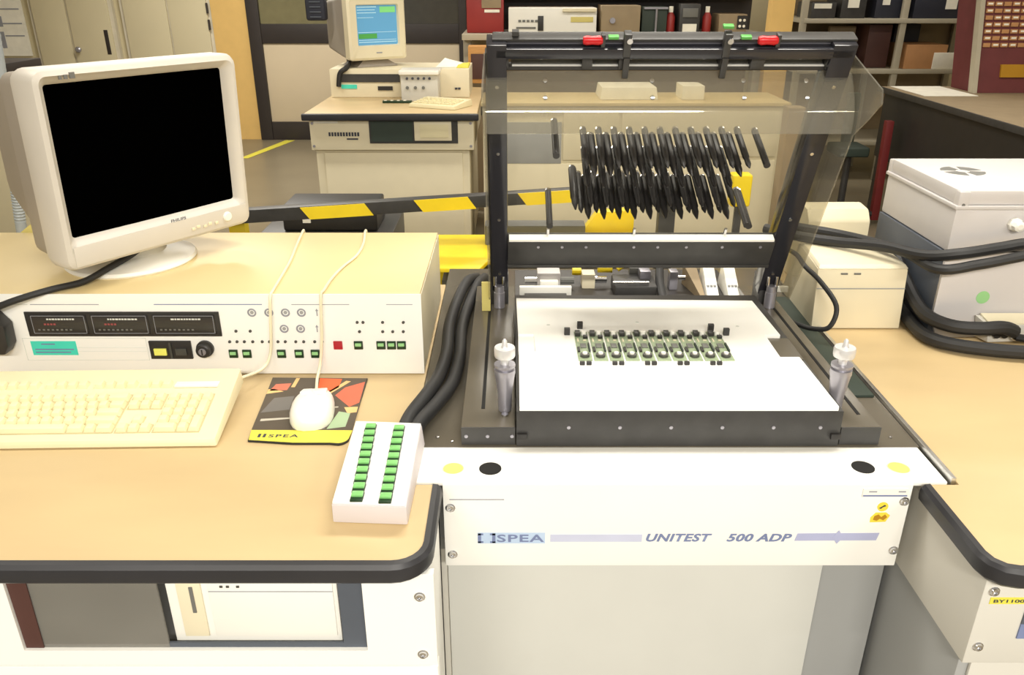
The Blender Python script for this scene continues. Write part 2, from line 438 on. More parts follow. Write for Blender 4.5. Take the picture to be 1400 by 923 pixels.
st = fb('sticker', -.918, -.832, .941, .970, .0008, 'cyan_sticker', t)
for z, a, b in ((.964, -.898, -.872), (.953, -.912, -.838), (.947, -.912, -.845)): ob('sticker_line', MB().box(a, b, F-.0012, F-.0008, z-.0012, z+.0012), 'ink_blue', st)
fr = MB()
for a, b, c_, e in ((-.932,-.697,.9755,.9765), (-.932,-.697,.930,.931), (-.932,-.931,.930,.9765), (-.698,-.697,.930,.9765), (-.83,-.70,.9565,.9572), (-.83,-.70,.9485,.949)): fr.box(a, b, F-.0006, F, c_, e)
ob('drive_bay_outline', fr, 'ink_faint', t)
sw = fb('switch_plate', -.692, -.612, .934, .9715, .004, 'black_plastic', t, .001)
ob('rocker_switch', MB().box(-.683, -.659, F-.008, F-.004, .943, .957), 'yellow_led', sw, .001)
ob('rocker_switch', MB().box(-.642, -.621, F-.008, F-.004, .943, .957), 'led_dark', sw, .001)
ob('switch_cover', MB().box(-.653, -.649, F-.007, F-.004, .936, .969), 'led_dark', sw)
kk = ob('key_switch', MB().lathe((-.586, F, .9555), YM, [(0,0), (.0165,0), (.0165,.006), (.0135,.010), (.0135,.016), (.011,.018), (0,.018)], 22), 'black_plastic', t)
ob('key_slot', MB().cyl((-.586, F-.018, .9555), YM, .007, .002, n=14), 'grey_metal', kk)
ob('key_slit', MB().box(-.587, -.585, F-.0215, F-.02, .950, .961), 'black_plastic', kk)
for a, b, m_ in ((-.955,-.905,'ink_faint'), (-.900,-.772,'ink_grey'), (-.669,-.467,'ink_blue'), (-.412,-.304,'ink_grey'), (-.235,-.186,'ink_grey')):
    fb('heading_line', a, b, 1.0445, 1.046 if m_ != 'ink_grey' else 1.0457, .0006, m_)
JK = solid(MB().lathe((0,0,0), YM, [(.0075,0), (.0085,.0012), (.0075,.0022), (.0062,.0022), (.0055,.001), (.0055,0)], 18), 'jack_ring', 'ink_grey')
JI = solid(MB().cyl((0,0,0), YM, .0035, .0009, n=12), 'jack_pin', 'panel_grey')
for x, z in ((-.488,1.029), (-.456,1.029), (-.425,1.029), (-.395,1.029), (-.431,.996), (-.400,.996)):
    j = inst('test_jack', JK, t, (x, F, z)); inst('jack_pin', JI, j, (0,0,0), local=True)
AR = solid(MB().prism([(-.001,-.007),(.001,-.007),(.001,.003),(.003,.003),(0,.008),(-.003,.003),(-.001,.003)], lambda x,z:(x,0,z), lambda x,z:(x,-.0006,z)), 'arrow', 'ink_grey')
for x, z in ((-.366,1.029), (-.369,.996)):
    inst('arrow_mark', AR, t, (x, F, z)); inst('arrow_mark', AR, t, (x+.008, F, z-.002), Matrix.Rotation(R(180), 3, 'Y'))
LD = solid(MB().lathe((0,0,0), YM, [(0,0), (.003,0), (.003,.001), (.0022,.003), (0,.0036)], 10), 'led', 'led_dark')
for x, z in ((-.523,.991),(-.496,.991),(-.538,.969),(-.524,.969),(-.510,.969),(-.494,.969),(-.476,.969),(-.462,.969),(-.446,.969),(-.432,.969),(-.412,.969),(-.397,.969),(-.376,.969),(-.362,.969),
             (-.292,1.009),(-.281,1.009),(-.289,.990),(-.244,1.009),(-.205,1.009),(-.245,.990),(-.226,.990),(-.206,.990)):
    inst('indicator_led', LD, t, (x, F, z))
BB = solid(MB().box(-.0085,.0085,-.003,0,-.0085,.0085), 'button_bezel', 'green_dark', .001)
BL = solid(MB().box(-.0058,.0058,-.0062,-.003,-.001,.0052), 'button_lens', 'green_pale', .001)
RB = solid(MB().box(-.0085,.0085,-.003,0,-.0085,.0085), 'red_bezel', 'red_button', .001)
for x, z in ((-.534,.944),(-.508,.944),(-.442,.944),(-.408,.944),(-.377,.944),(-.293,.962),(-.250,.962),(-.230,.962),(-.211,.962)):
    b_ = inst('push_button', BB, t, (x, F, z)); l_ = inst('button_lens', BL, b_, (0,0,0), local=True)
b_ = inst('push_button', RB, t, (-.332, F, .962), label='red push button')

# black plug and lead at the left end of the console
t = thing('power_lead', 'black lead with a moulded plug running from the monitor to the console front', 'cable', (-.95, CY-.03, .955))
ob('plug', MB().prism([(-1.0,.955),(-.952,.955),(-.942,.972),(-.940,1.012),(-.956,1.034),(-.975,1.046),(-1.0,1.046)], lambda x,z:(x,CY-.032,z), lambda x,z:(x,CY-.001,z)), 'black_plastic', t, .004)
ob('lead', MB().tube([(-.972, CY-.02, 1.036), (-.945, CY-.025, 1.05), (-.90, CY-.018, 1.065), (-.855, CY+.005, 1.0735), (-.815, CY+.045, 1.0745), (-.785, CY+.087, 1.087), (-.760, CY+.122, 1.098), (-.745, CY+.147, 1.108)], .0062, 10), 'black_rubber', t)

# ================================================================ big CRT monitor
TH = R(56)
t = thing('crt_monitor', 'large cream tube monitor with a black screen, turned to the right on the console', 'monitor', (-.675, 1.535, 1.0655), TH)
def rr(w2, h2, r, n=4):
    return rcorner(w2-r, h2-r, r, 0, 90, n) + rcorner(-w2+r, h2-r, r, 90, 180, n) + rcorner(-w2+r, -h2+r, r, 180, 270, n) + rcorner(w2-r, -h2+r, r, 270, 360, n)
def loft(loops, close0=True, close1=True):
    mb = MB(); n = len(loops[0]); vs = [p for l in loops for p in l]; fs = []
    for i in range(len(loops)-1): fs += [(i*n+j, i*n+(j+1) % n, (i+1)*n+(j+1) % n, (i+1)*n+j) for j in range(n)]
    if close0: fs.append(list(range(n))[::-1])
    if close1: fs.append(list(range((len(loops)-1)*n, len(loops)*n)))
    return mb.add(vs, fs)
BW, BH, BZ = .205, .176, .2245
SW, SH, SX, SZ = .1765, .1335, -.002, .2405     # screen half sizes and centre
def bezlean(y, z): return y - (z-BZ)*.055      # slight forward lean of the whole tube head
def lp3(poly, y, cx=0, cz=BZ): return [(cx+a, bezlean(y, cz+b), cz+b) for a, b in poly]
loops = [lp3(rr(BW-.004, BH-.004, .02), .072), lp3(rr(BW, BH, .02), .055), lp3(rr(BW, BH, .02), .012), lp3(rr(BW-.004, BH-.004, .018), .002), lp3(rr(BW-.012, BH-.012, .014), -.002),
         lp3(rr(SW+.014, SH+.014, .012), -.001, SX, SZ), lp3(rr(SW+.005, SH+.005, .008), .006, SX, SZ), lp3(rr(SW, SH, .006), .016, SX, SZ)]
ob('bezel', loft(loops, True, False), 'monitor_cream', t, local=True)
rows = []
for i in range(9):
    v = -1 + 2*i/8
    rows.append([(SX+SW*1.01*u, bezlean(.0165 - .006*(1-u*u)*(1-v*v*.8) - 0, SZ+SH*1.01*v), SZ+SH*1.01*v) for u in [-1+2*j/10 for j in range(11)]])
ob('screen', MB().grid(rows), 'screen_black', t, local=True)
loops = [lp3(rr(BW-.010, BH-.008, .02), .070), lp3(rr(BW-.014, BH-.012, .02), .13), lp3(rr(BW-.05, BH-.03, .03), .21, 0, BZ+.006), lp3(rr(BW-.085, BH-.055, .03), .34, 0, BZ+.01), lp3(rr(BW-.095, BH-.065, .03), .365, 0, BZ+.01)]
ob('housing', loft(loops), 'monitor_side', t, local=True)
ob('chin', MB().prism([(-.19,.057),(.19,.057),(.19,.095),(-.19,.095)], lambda x,z:(x,bezlean(-.0015,z),z), lambda x,z:(x,bezlean(-.0035,z),z)), 'monitor_cream', t, .0015, local=True)
for k, x in enumerate((.052,.064,.080,.092,.108)): ob('control_button', MB().box(x, x+.008, bezlean(-.0055,.075), bezlean(-.003,.075), .068+.002*(k % 2), .074+.002*(k % 2)), 'cream', t, .001, local=True)
ob('power_button', MB().lathe((.140, bezlean(-.003,.078), .078), YM, [(0,0),(.010,0),(.010,.003),(.008,.005),(0,.0055)], 16), 'white_plastic', t, local=True)
text('brand_text', 'PHILIPS', 'ink_dark', t, (.025, bezlean(-.0035,.098), .0985), XP, (0,-.055,1), .034, .006, bold=.02, local=True, thick=.0012)
mk = MB()
for x, ww, h in ((-.158,.005,.006), (-.149,.006,.007), (-.139,.009,.010)): mk.box(x, x+ww, bezlean(-.0032,.385), bezlean(-.001,.385), .382, .382+h)
ob('corner_mark', mk, 'mesh_grey', t, local=True)
bs = ob('swivel_base', MB().lathe((-.01, .135, 0), ZP, [(0,0), (.125,0), (.128,.004), (.125,.010), (.10,.018), (.07,.022), (.06,.036), (.09,.055), (0,.055)], 40), 'white_plastic', t, local=True)

# yellow card and grey conduit behind the console
t = thing('paper_note', 'small yellowish card leaning behind the left end of the big monitor', 'note', (-1.09, 1.808, 1.0))
ob('card', MB().prism([(-1.125,.985),(-1.075,1.035),(-1.11,1.085),(-1.16,1.05)], lambda x,z:(x,1.806,z), lambda x,z:(x,1.809,z)), 'yellow_note', t)
t = thing('conduit_hose', 'grey ribbed flexible conduit hanging at the left edge behind the console', 'hose', (-1.2, 1.9, .90))
ob('hose', MB().tube([(-1.11,1.90,2.94),(-1.12,1.90,2.3),(-1.13,1.90,1.78),(-1.145,1.90,1.50),(-1.17,1.90,1.25),(-1.19,1.90,1.10),(-1.205,1.90,.96),(-1.215,1.90,.905)], lambda s: .0125+.0012*math.sin(s*900), 12, 40), 'hose_grey', t)
ob('cuff', MB().cyl((-1.215,1.90,.900), ZP, .021, .03), 'hose_grey', t)

# ================================================================ keyboard
KX0, KX1, KY0, KY1 = -.958, -.488, 1.118, 1.345
t = thing('keyboard', 'cream full-size keyboard in front of the control console', 'keyboard', (-.723, 1.218, .90), R(1.5))
KS = .20                                        # the rear stands raised on its feet
def kz(y): return .014 + (y + .095)*KS          # deck height over the worktop, local y
K2 = .235
mb = MB(); ya, yb_ = -.095, .095
mb.frustum([(-K2-.004,ya,.002),(K2+.004,ya,.002),(K2,yb_-.006,.026),(-K2,yb_-.006,.026)], [(-K2,ya+.004,kz(ya)),(K2,ya+.004,kz(ya)),(K2-.004,yb_,kz(yb_)),(-K2+.004,yb_,kz(yb_))])
for x in (-.19, .19): ob('foot', MB().box(x-.012, x+.012, .070, .080, .0005, .03), 'key_body', t, .001, local=True)
body = ob('case', mb, 'key_body', t, .004, local=True)
U_ = .0189; x_left = -.2215
KM = {}
def key(x, y, wu, hu=1):
    k = (round(wu, 2), hu)
    if k not in KM:
        a = wu*U_/2-.0006; b = hu*U_/2-.0006; c = a-.0032; d = b-.003
        KM[k] = solid(MB().frustum([(-a,-b,0),(a,-b,0),(a,b,0),(-a,b,0)], [(-c,-d+.001,.0085),(c,-d+.001,.0085),(c,d+.001,.0085),(-c,d+.001,.0085)]), 'key', 'key_cream', .0008)
    rt = Matrix.Rotation(math.atan(KS), 3, 'X')
    inst('key', KM[k], t, (x, y, kz(y)-.0012), rt, local=True)
rows_ = {0: 0.072, 1: .038, 2: .019, 3: .0, 4: -.019, 5: -.038}
off = -.022
def krow(y, x0, ws):
    x = x0
    for ww in ws:
        if ww > 0: key(x+ww*U_/2, y, ww)
        x += abs(ww)*U_
Y0 = off
krow(.048, x_left, [1,-1,1,1,1,1,-.5,1,1,1,1,-.5,1,1,1,1])
r1, r2, r3, r4, r5 = [.0125 - .0193*i for i in range(5)]
krow(r1, x_left, [1]*13+[2]); krow(r2, x_left, [1.5]+[1]*12+[1.5]); krow(r3, x_left, [1.75]+[1]*11+[2.25]); krow(r4, x_left, [2.25]+[1]*10+[2.75]); krow(r5, x_left, [1.5,1,1.5,7,1.5,1,1.5])
xn = x_left + 15.25*U_
krow(.048, xn, [1,1,1]); krow(r1, xn, [1,1,1]); krow(r2, xn, [1,1,1]); krow(r4, xn, [-1,1]); krow(r5, xn, [1,1,1])
xp_ = xn + 3.25*U_
krow(r1, xp_, [1,1,1,1]); krow(r2, xp_, [1,1,1]); krow(r3, xp_, [1,1,1]); krow(r4, xp_, [1,1,1]); krow(r5, xp_, [2,1])
key(xp_+3.5*U_, (r2+r3)/2, 1, 2); key(xp_+3.5*U_, (r4+r5)/2, 1, 2)
def shade_plate(xa, xb, y0, y1):  # darker plate under the keys paints in the shade between them
    y0 -= .0102; y1 += .0102
    lo = [(xa-.001,y0,kz(y0)-.003),(xb+.001,y0,kz(y0)-.003),(xb+.001,y1,kz(y1)-.003),(xa-.001,y1,kz(y1)-.003)]
    ob('key_shade_plate', MB().frustum(lo, [(p[0], p[1], p[2]+.0034) for p in lo]), 'key_shade', t, local=True)
shade_plate(x_left, x_left+15*U_, r5, r1); shade_plate(xn, xn+3*U_, r2, r1); shade_plate(xn, xn+3*U_, r5, r5); shade_plate(xn+U_, xn+2*U_, r4, r4); shade_plate(xp_, xp_+4*U_, r5, r1)
ob('indicator_strip', MB().box(xp_, xp_+4*U_, .040, .057, kz(.048)-.001, kz(.048)+.0025), 'white_plastic', t, .0005, local=True)
ob('cord', MB().tube([(-.495,1.312,.935),(-.470,1.360,.93),(-.460,1.388,.95),(-.452,1.390,1.02),(-.448,1.392,1.062),(-.447,1.41,1.0688),(-.450,1.46,1.0688),(-.458,1.58,1.0688),(-.470,1.68,1.0688),(-.482,1.79,1.0688),(-.484,1.812,1.06),(-.484,1.82,1.0)], .0028, 8), 'cable_beige', t)

# ================================================================ mouse mat and mouse
t = thing('mouse_mat', 'mouse mat with an orange and dark picture and a yellow lower strip', 'mouse mat', (-.36, 1.26, .90), R(1))
ob('mat_body', slab([(-.437,1.146)] + [(-.36,1.137),(-.30,1.137)] + rcorner(-.288,1.152,.018,-80,-10,4) + [(-.276,1.373),(-.458,1.376)], .9003, .9035), 'black_rubber', t)
ob('picture', slab([(-.4405,1.179),(-.2695,1.178),(-.277,1.372),(-.457,1.375)], .9035, .9040), 'print_brown', t)
def pm(a, b):
    bl, br, tr, tl = Vector((-.4405,1.179)), Vector((-.2695,1.178)), Vector((-.277,1.372)), Vector((-.457,1.375))
    p = bl*(1-a)*(1-b) + br*a*(1-b) + tr*a*b + tl*(1-a)*b; return (p.x, p.y)
for m_, pl in (('print_pink', [(.02,.72),(.20,.74),(.22,.88),(.06,.86)]), ('print_tan', [(0,.66),(.17,.71),(.06,.76),(0,.75)]), ('print_tan', [(.23,.80),(.27,.80),(.29,.99),(.25,.99)]),
               ('print_orange', [(.5,.99),(.74,.98),(.73,.80),(.62,.66),(.52,.78)]), ('print_salmon', [(.72,.64),(.80,.80),(.99,.92),(.99,.50),(.90,.42)]), ('print_tan', [(.67,.68),(.84,.93),(.79,.94),(.64,.72)]),
               ('print_pale', [(.05,.15),(.38,.20),(.38,.225),(.05,.19)]), ('print_pale', [(.60,.385),(.79,.405),(.79,.425),(.60,.40)]), ('print_sage', [(.74,.02),(.92,.06),(.93,.30),(.81,.33)]),
               ('print_grey', [(.58,.04),(.72,.02),(.72,.30),(.58,.35)]), ('print_tan', [(.90,.30),(.99,.32),(.99,.42),(.85,.41)]), ('print_grey', [(.02,.30),(.30,.36),(.30,.62),(.10,.58)])):
    ob('print_patch', slab([pm(*q) for q in pl], .9040, .9042), m_, t)
ob('yellow_strip', slab([(-.436,1.1475),(-.36,1.139),(-.30,1.139)] + rcorner(-.288,1.154,.017,-80,-10,4) + [(-.2695,1.178),(-.4405,1.179)], .9035, .9040), 'yellow_label', t)
lg = MB()
for a, b in ((-.424,-.4195),(-.4155,-.411)): lg.box(a, b, 1.155, 1.166, .904, .9043)
ob('logo_mark', lg, 'ink_dark', t)
text('print_text', 'SPEA', 'ink_dark', t, (-.381, 1.1595, .904), XP, YP, .050, .0095, bold=.02, space=1.2)
t = thing('computer_mouse', 'white two-button mouse lying on the mouse mat', 'mouse', (-.349, 1.238, .904), R(6))
rows = []
NA = 22
prof = [(1.0, 0.0), (1.02, .006), (1.0, .014), (.93, .022), (.78, .029), (.52, .0335), (.2, .0355)]
for s_, h in prof:
    r_ = []
    for i in range(NA+1):
        a = 2*math.pi*i/NA; x = math.cos(a); y = math.sin(a)
        x = math.copysign(abs(x)**.75, x); y = math.copysign(abs(y)**.8, y)
        yy = y*.063*s_
        r_.append((x*(.0365 - .003*y)*s_, yy, h*(1 - .22*max(0, y)*1.0)))
    rows.append(r_)
rows.append([(0, 0, .0358)]*(NA+1))
ob('shell', MB().grid(rows), 'white_plastic', t, local=True)
for x in (-.0125, .0125): ob('mouse_button', MB().frustum([(x-.0115,.020,.020),(x+.0115,.020,.020),(x+.0105,.050,.012),(x-.0105,.050,.012)], [(x-.011,.020,.0322),(x+.011,.020,.0322),(x+.009,.048,.0238),(x-.009,.048,.0238)]), 'white_plastic', t, .002, local=True)
ob('cord', MB().tube([(-.356,1.289,.915),(-.360,1.315,.912),(-.366,1.35,.915),(-.366,1.382,.93),(-.360,1.390,.98),(-.354,1.391,1.062),(-.352,1.41,1.0688),(-.350,1.48,1.0688),(-.342,1.545,1.0688),(-.327,1.62,1.0688),(-.327,1.70,1.0688),(-.338,1.79,1.0688),(-.339,1.812,1.06),(-.339,1.82,1.0)], .0028, 8), 'cable_beige', t)

# ================================================================ button box
t = thing('button_box', 'pale grey hand-held box with two columns of green buttons', 'control box', (-.20, 1.03, .90), R(-1.5))
c0 = [(-.250,.925),(-.147,.920),(-.147,1.140),(-.255,1.145)]
mb = MB().frustum([(-.2525,.930,.9005),(-.146,.924,.9005),(-.143,1.138,.9005),(-.256,1.144,.9005)], [(-.2485,.917,.940),(-.1445,.911,.940),(-.1465,1.136,.940),(-.2555,1.144,.940)])
ob('body', mb, 'box_grey', t, .003)
ob('lid', MB().frustum([(-.2475,.919,.940),(-.1455,.913,.940),(-.1475,1.134,.940),(-.2545,1.142,.940)], [(-.2475,.919,.943),(-.1455,.913,.943),(-.1475,1.134,.943),(-.2545,1.142,.943)]), 'panel_white', t, .001)
SB = solid(MB().box(-.0088,.0088,-.0102,.0102,0,.003), 'button_socket', 'green_dark', .0008)
SLn = solid(MB().box(-.0080,.0080,-.0030,.0085,.003,.0065), 'button_cap', 'green_lens', .0012)
for (xa, ya_), (xb, yb2) in (((-.2145,.929),(-.2260,1.116)), ((-.1745,.925),(-.1800,1.111))):
    for i in range(10):
        f_ = i/9; px, py = xa+(xb-xa)*f_, ya_+(yb2-ya_)*f_
        s_ = inst('button_socket', SB, t, (px, py, .943)); inst('button_cap', SLn, s_, (0,0,0), local=True)
for dx, pts in ((0, [(-.178,1.136,.922),(-.172,1.19,.925),(-.150,1.26,.93),(-.136,1.34,.925),(-.130,1.45,.922),(-.134,1.58,.922),(-.126,1.72,.925),(-.108,1.84,.93),(-.09,1.95,.90)]),
                (1, [(-.163,1.134,.92),(-.152,1.18,.922),(-.128,1.25,.922),(-.110,1.33,.918),(-.104,1.45,.916),(-.108,1.58,.916),(-.100,1.72,.916),(-.085,1.84,.92),(-.07,1.95,.9)])):
    ob('cable', MB().tube(pts, .0125, 12), 'black_rubber', t)

# ================================================================ test station (cabinet, deck)
t = thing('test_station', 'white floor-standing test station with lettering on its front panel', 'test machine', (.25, 1.45, 0))
mb = MB()
mb.box(-.148, .664, 1.030, 1.131, .893, .900)
top = ob('top_strip', mb, 'panel_white', t, .002)
fpn = ob('front_panel', MB().box(-.106, .611, 1.026, 1.031, .744, .8985), 'panel_white', t, .002)
ob('front_return', MB().box(-.106, .611, 1.032, 1.075, .742, .747), 'panel_warm', t)
ob('panel_side', MB().box(.605, .611, 1.0315, 1.10, .744, .893), 'panel_white', t)
ob('lower_panel', MB().box(-.108, .523, 1.080, 1.09, .06, .742), 'panel_pale', t, .002)
ob('lower_post', MB().box(-.13, -.1085, 1.07, 1.12, 0, .742), 'panel_warm', t)
ob('body', MB().box(-.13, .5235, 1.10, 1.95, .0, .892), 'panel_grey', t)
ob('side_body', MB().box(.524, .634, 1.094, 1.34, .0, .742), 'panel_grey', t)
ob('plinth', MB().box(-.1, .52, 1.084, 1.099, .0, .058), 'black_paint', t)
ob('deck_plate', MB().box(-.165, .668, 1.1315, 2.02, .893, .9003), 'deck_brown', t, .0015)
ob('rear_dark_plate', MB().box(.008, .538, 1.66, 2.0, .9004, .9032), 'plate_dark', t)  # thin dark plate laid over the rear deck to darken it
rl = ob('edge_rail', MB().box(.6685, .676, 1.03, 2.02, .893, .9075), 'aluminium', t, .001)
FY = 1.026
for x, z in ((-.095,.856), (-.094,.767), (.602,.868), (.603,.775)): inst('screw', SCR, t, (x, FY, z))
for x, z in ((-.065,.092), (.48,.092)): inst('foot_screw', SCR, t, (x, 1.0795, z))
# recessed lamps / holes on the top strip
for x, y, m_ in ((-.092,1.067,'yellow_led'), (-.034,1.067,'dark_hole'), (.551,1.071,'dark_hole'), (.606,1.069,'yellow_led')):
    r_ = .0175 if m_ == 'dark_hole' else .0155
    h = ob('panel_hole', MB().cyl((x, y, .8998), ZP, r_, .0009, n=28), m_, t)
    if m_ == 'yellow_led': ob('hole_rim', MB().lathe((x, y, .9), ZP, [(.0155,0),(.0165,.0015),(.0175,0)], 28), 'ink_faint', t)
# lettering
def pf(name, x0, x1, z0, z1, m_, th=.0006): return ob(name, MB().box(x0, x1, FY-th, FY, z0, z1), m_, t)
pf('panel_line', -.096, -.012, .8705, .872, 'ink_grey')
pf('logo_patch', -.054, .052, .788, .809, 'logo_blue', .0003)
lg = MB()
for x0, x1, z0, z1 in ((-.0535,-.0485,.7895,.8075), (-.031,-.026,.7895,.8075), (-.0535,-.045,.8045,.8075), (-.0345,-.026,.8045,.8075), (-.0535,-.045,.7895,.7925), (-.0345,-.026,.7895,.7925)): lg.box(x0, x1, FY-.001, FY-.0003, z0, z1)
ob('logo_bracket', lg, 'ink_blue', t)
text('logo_text', 'SPEA', 'ink_blue', t, (.0135, FY-.0005, .7985), XP, ZP, .074, .0145, bold=.02, space=1.1, thick=.0004)
pf('blue_band', .060, .204, .7915, .8055, 'band_blue')
text('name_text', 'UNITEST', 'ink_blue', t, (.262, FY, .7995), XP, ZP, .103, .0155, shear=.25, bold=.035, space=1.08, thick=.0005)
text('name_text', '500 ADP', 'ink_blue', t, (.388, FY, .7995), XP, ZP, .102, .0155, shear=.25, bold=.035, space=1.05, thick=.0005)
ob('blue_band', MB().prism([(.444,.7935),(.572,.7945),(.575,.8085),(.447,.8075)], lambda x,z:(x,FY,z), lambda x,z:(x,FY-.0006,z)), 'band_violet', t)
ob('band_diamond', MB().prism([(.511,.788),(.5195,.8005),(.511,.814),(.5025,.8005)], lambda x,z:(x,FY-.0006,z), lambda x,z:(x,FY-.0010,z)), 'band_violet', t)
sl = pf('label_holder', .535, .604, .877, .891, 'white_plastic', .002); ob('holder_line', MB().box(.536, .603, FY-.0028, FY-.002, .8785, .8808), 'ink_blue', t)
for x0, x1 in ((.544,.556), (.589,.600)): ob('holder_print', MB().box(x0, x1, FY-.0026, FY-.002, .886, .888), 'ink_grey', t)
s1 = ob('warning_sticker', MB().prism(rcorner(.571,.858,.0085,0,360,14)[:-1], lambda x,z:(x,FY,z), lambda x,z:(x,FY-.0006,z)), 'yellow_sticker', t)
ob('sticker_print', MB().prism([(.565,.8555),(.5685,.8545),(.571,.8575),(.576,.8595),(.5735,.8620),(.569,.8585)], lambda x,z:(x,FY-.0006,z), lambda x,z:(x,FY-.001,z)), 'ink_dark', t)
s2 = ob('warning_sticker', MB().prism([(.556,.829),(.580,.830),(.585,.842),(.578,.8475),(.562,.847),(.5555,.838)], lambda x,z:(x,FY,z), lambda x,z:(x,FY-.0006,z)), 'yellow_sticker', t)
mat('ochre_ink', (176,128,20), .6)
ob('sticker_print', MB().prism([(.560,.834),(.566,.832),(.570,.836),(.576,.833),(.581,.839),(.577,.844),(.572,.839),(.567,.844),(.561,.841)], lambda x,z:(x,FY-.0006,z), lambda x,z:(x,FY-.001,z)), 'ochre_ink', t)

# ================================================================ test fixture (black box with white plate)
t = thing('test_fixture', 'black test fixture with a white plastic cover plate', 'fixture', (.27, 1.39, .9005))
ob('frame', MB().box(.007, .534, 1.1328, 1.655, .9008, .9655), 'black_paint', t, .0015)
PZ = .974
plate = [(.012,1.1335),(.525,1.1335),(.522,1.320),(.487,1.320),(.488,1.418),(.517,1.418),(.512,1.600),(.009,1.615),(.012,1.422),(.042,1.422),(.043,1.345),(.0125,1.345)]
ob('cover_plate', slab(plate, .9657, PZ), 'pom_white', t, .001)
FS = solid(MB().lathe((0,0,0), YM, [(0,0),(.0032,0),(.003,.0015),(0,.0018)], 10), 'front_screw', 'grey_metal')
for x in (.092,.175,.258,.341,.424,.50): inst('front_screw', FS, t, (x, 1.1328, .936))
for x in (.016, .526):
    ob('latch', MB().box(x-.008, x+.008, 1.127, 1.1328, .916, .926), 'black_plastic', t, .001)
PD = solid(MB().cyl((0,0,0), ZP, .0035, .0006, n=12), 'plate_screw', 'ink_faint')
for x, y in ((.072,1.467),(.070,1.31),(.445,1.46),(.450,1.28),(.250,1.48)): inst('plate_screw', PD, t, (x, y, PZ))
text('plate_text', 'Y62C7', 'ink_faint', t, (.472, 1.178, PZ), XP, YP, .05, .014)
# dark slot where the plate is cut out, right side clip
ob('side_clip', MB().box(.488, .531, 1.322, 1.416, .9657, .968), 'deck_brown', t)
ob('recess_plate', MB().box(.012, .0425, 1.346, 1.421, .9657, .970), 'pom_white', t)
CL = solid(MB().box(-.0055,.0055,-.004,.004,0,.014), 'clip', 'black_plastic', .001)
for x, y in ((.106,1.420),(.133,1.450),(.387,1.439),(.412,1.418)): inst('board_clip', CL, t, (x, y, PZ))
CS = solid(MB().box(-.0045,.0045,-.0035,.0035,0,.006), 'pin', 'black_plastic', .001)
for k in range(5):
    for dx in (-.006, .006): inst('board_pin', CS, t, (.131+.058*k+dx, 1.288, PZ))
# boards
BX0, BX1, NB = .118, .402, 10
bw = (BX1-BX0)/NB
bodym = solid(MB().box(-bw*.44, bw*.44, -.064, .064, 0, .0016), 'board', 'pcb_green', .0002)
def comp(m_, *bx):
    mb = MB()
    for b in bx: mb.box(*b)
    return solid(mb, 'component', m_, .0004)
cconn = comp('black_plastic', (-.0115,-.002,.040,.056,.0016,.009)); ctra = comp('black_plastic', (.003,.0115,.030,.038,.0016,.007)); cdio = comp('black_plastic', (-.0115,-.007,-.03,-.012,.0016,.005)); ccap = solid(MB().cyl((0.005,.048,.0016), ZP, .0048, .008, n=10), 'capacitor', 'white_plastic')
cchip = comp('mesh_grey', (-.005,.006,-.012,.006,.0016,.0035)); cpad = solid(MB().lathe((.0,-.047,.0016), ZP, [(0,0),(.0088,0),(.0088,.005),(0,.005)], 12), 'ring_terminal', 'led_dark'); cdot = solid(MB().cyl((.0,-.047,.0066), ZP, .0045, .003, n=10), 'terminal_cap', 'white_plastic')
cblk = comp('dark_green', (.009,.012,-.03,.004,.0016,.006)); cres = comp('cream', (-.009,-.006,.016,.030,.0016,.003)); cre2 = comp('cream', (.002,.008,.020,.024,.0016,.003))
ords = ['leftmost','second','third','fourth','fifth','sixth','seventh','eighth','ninth','rightmost']
for k in range(NB):
    x = BX0 + bw*(k+.5)
    lab = ('%s small green circuit board in the row on the white plate' % ords[k]) if k in (0, 9) else ('%s small green circuit board from the left on the white plate' % ords[k])
    b = thing('circuit_board', lab, 'circuit board', (x, 1.366, PZ), 0, 'circuit boards on the fixture plate')
    bo = inst('board', bodym, b, (0,0,0), local=True)
    for n_, me in (('connector', cconn), ('capacitor', ccap), ('chip', cchip), ('terminal', cpad), ('terminal_cap', cdot), ('relay', cblk), ('resistor', cres), ('resistor', cre2), ('transistor', ctra), ('diode', cdio)): inst(n_, me, b, (0,0,0), local=True)

# ================================================================ press with raised lid
t = thing('lid_press', 'black press frame with a raised clear lid full of hanging push rods', 'press', (.27, 1.7, .9005))
for x0, x1 in ((-.083, .005), (.537, .602)):
    ob('base_rail', MB().box(x0, x1, 1.1395, 1.80, .9008, .933), 'deck_brown' , t, .0015)
    ob('rail_end', MB().box(x0, x1, 1.137, 1.1395, .9012, .9325), 'black_paint', t)
ob('rail_slot', MB().box(-.052, -.046, 1.20, 1.76, .9331, .9337), 'dark_hole', t)
ob('rail_slot', MB().box(.578, .584, 1.18, 1.76, .9331, .9337), 'dark_hole', t)
for x in (-.075, -.04, .0): inst('rail_screw', FS, t, (x, 1.137, .917))
SPD = solid(MB().lathe((0,0,0), ZP, [(0,0),(.0032,0),(.003,.0015),(0,.0018)], 10), 'deck_screw', 'chrome')
for x, y in ((-.125,1.16),(-.10,1.147),(.632,1.16),(-.126,1.80)): inst('deck_screw', SPD, t, (x, y, .9006))
ob('tray', MB().box(.607, .662, 1.30, 1.80, .9008, .906), 'dark_green', t, .001)
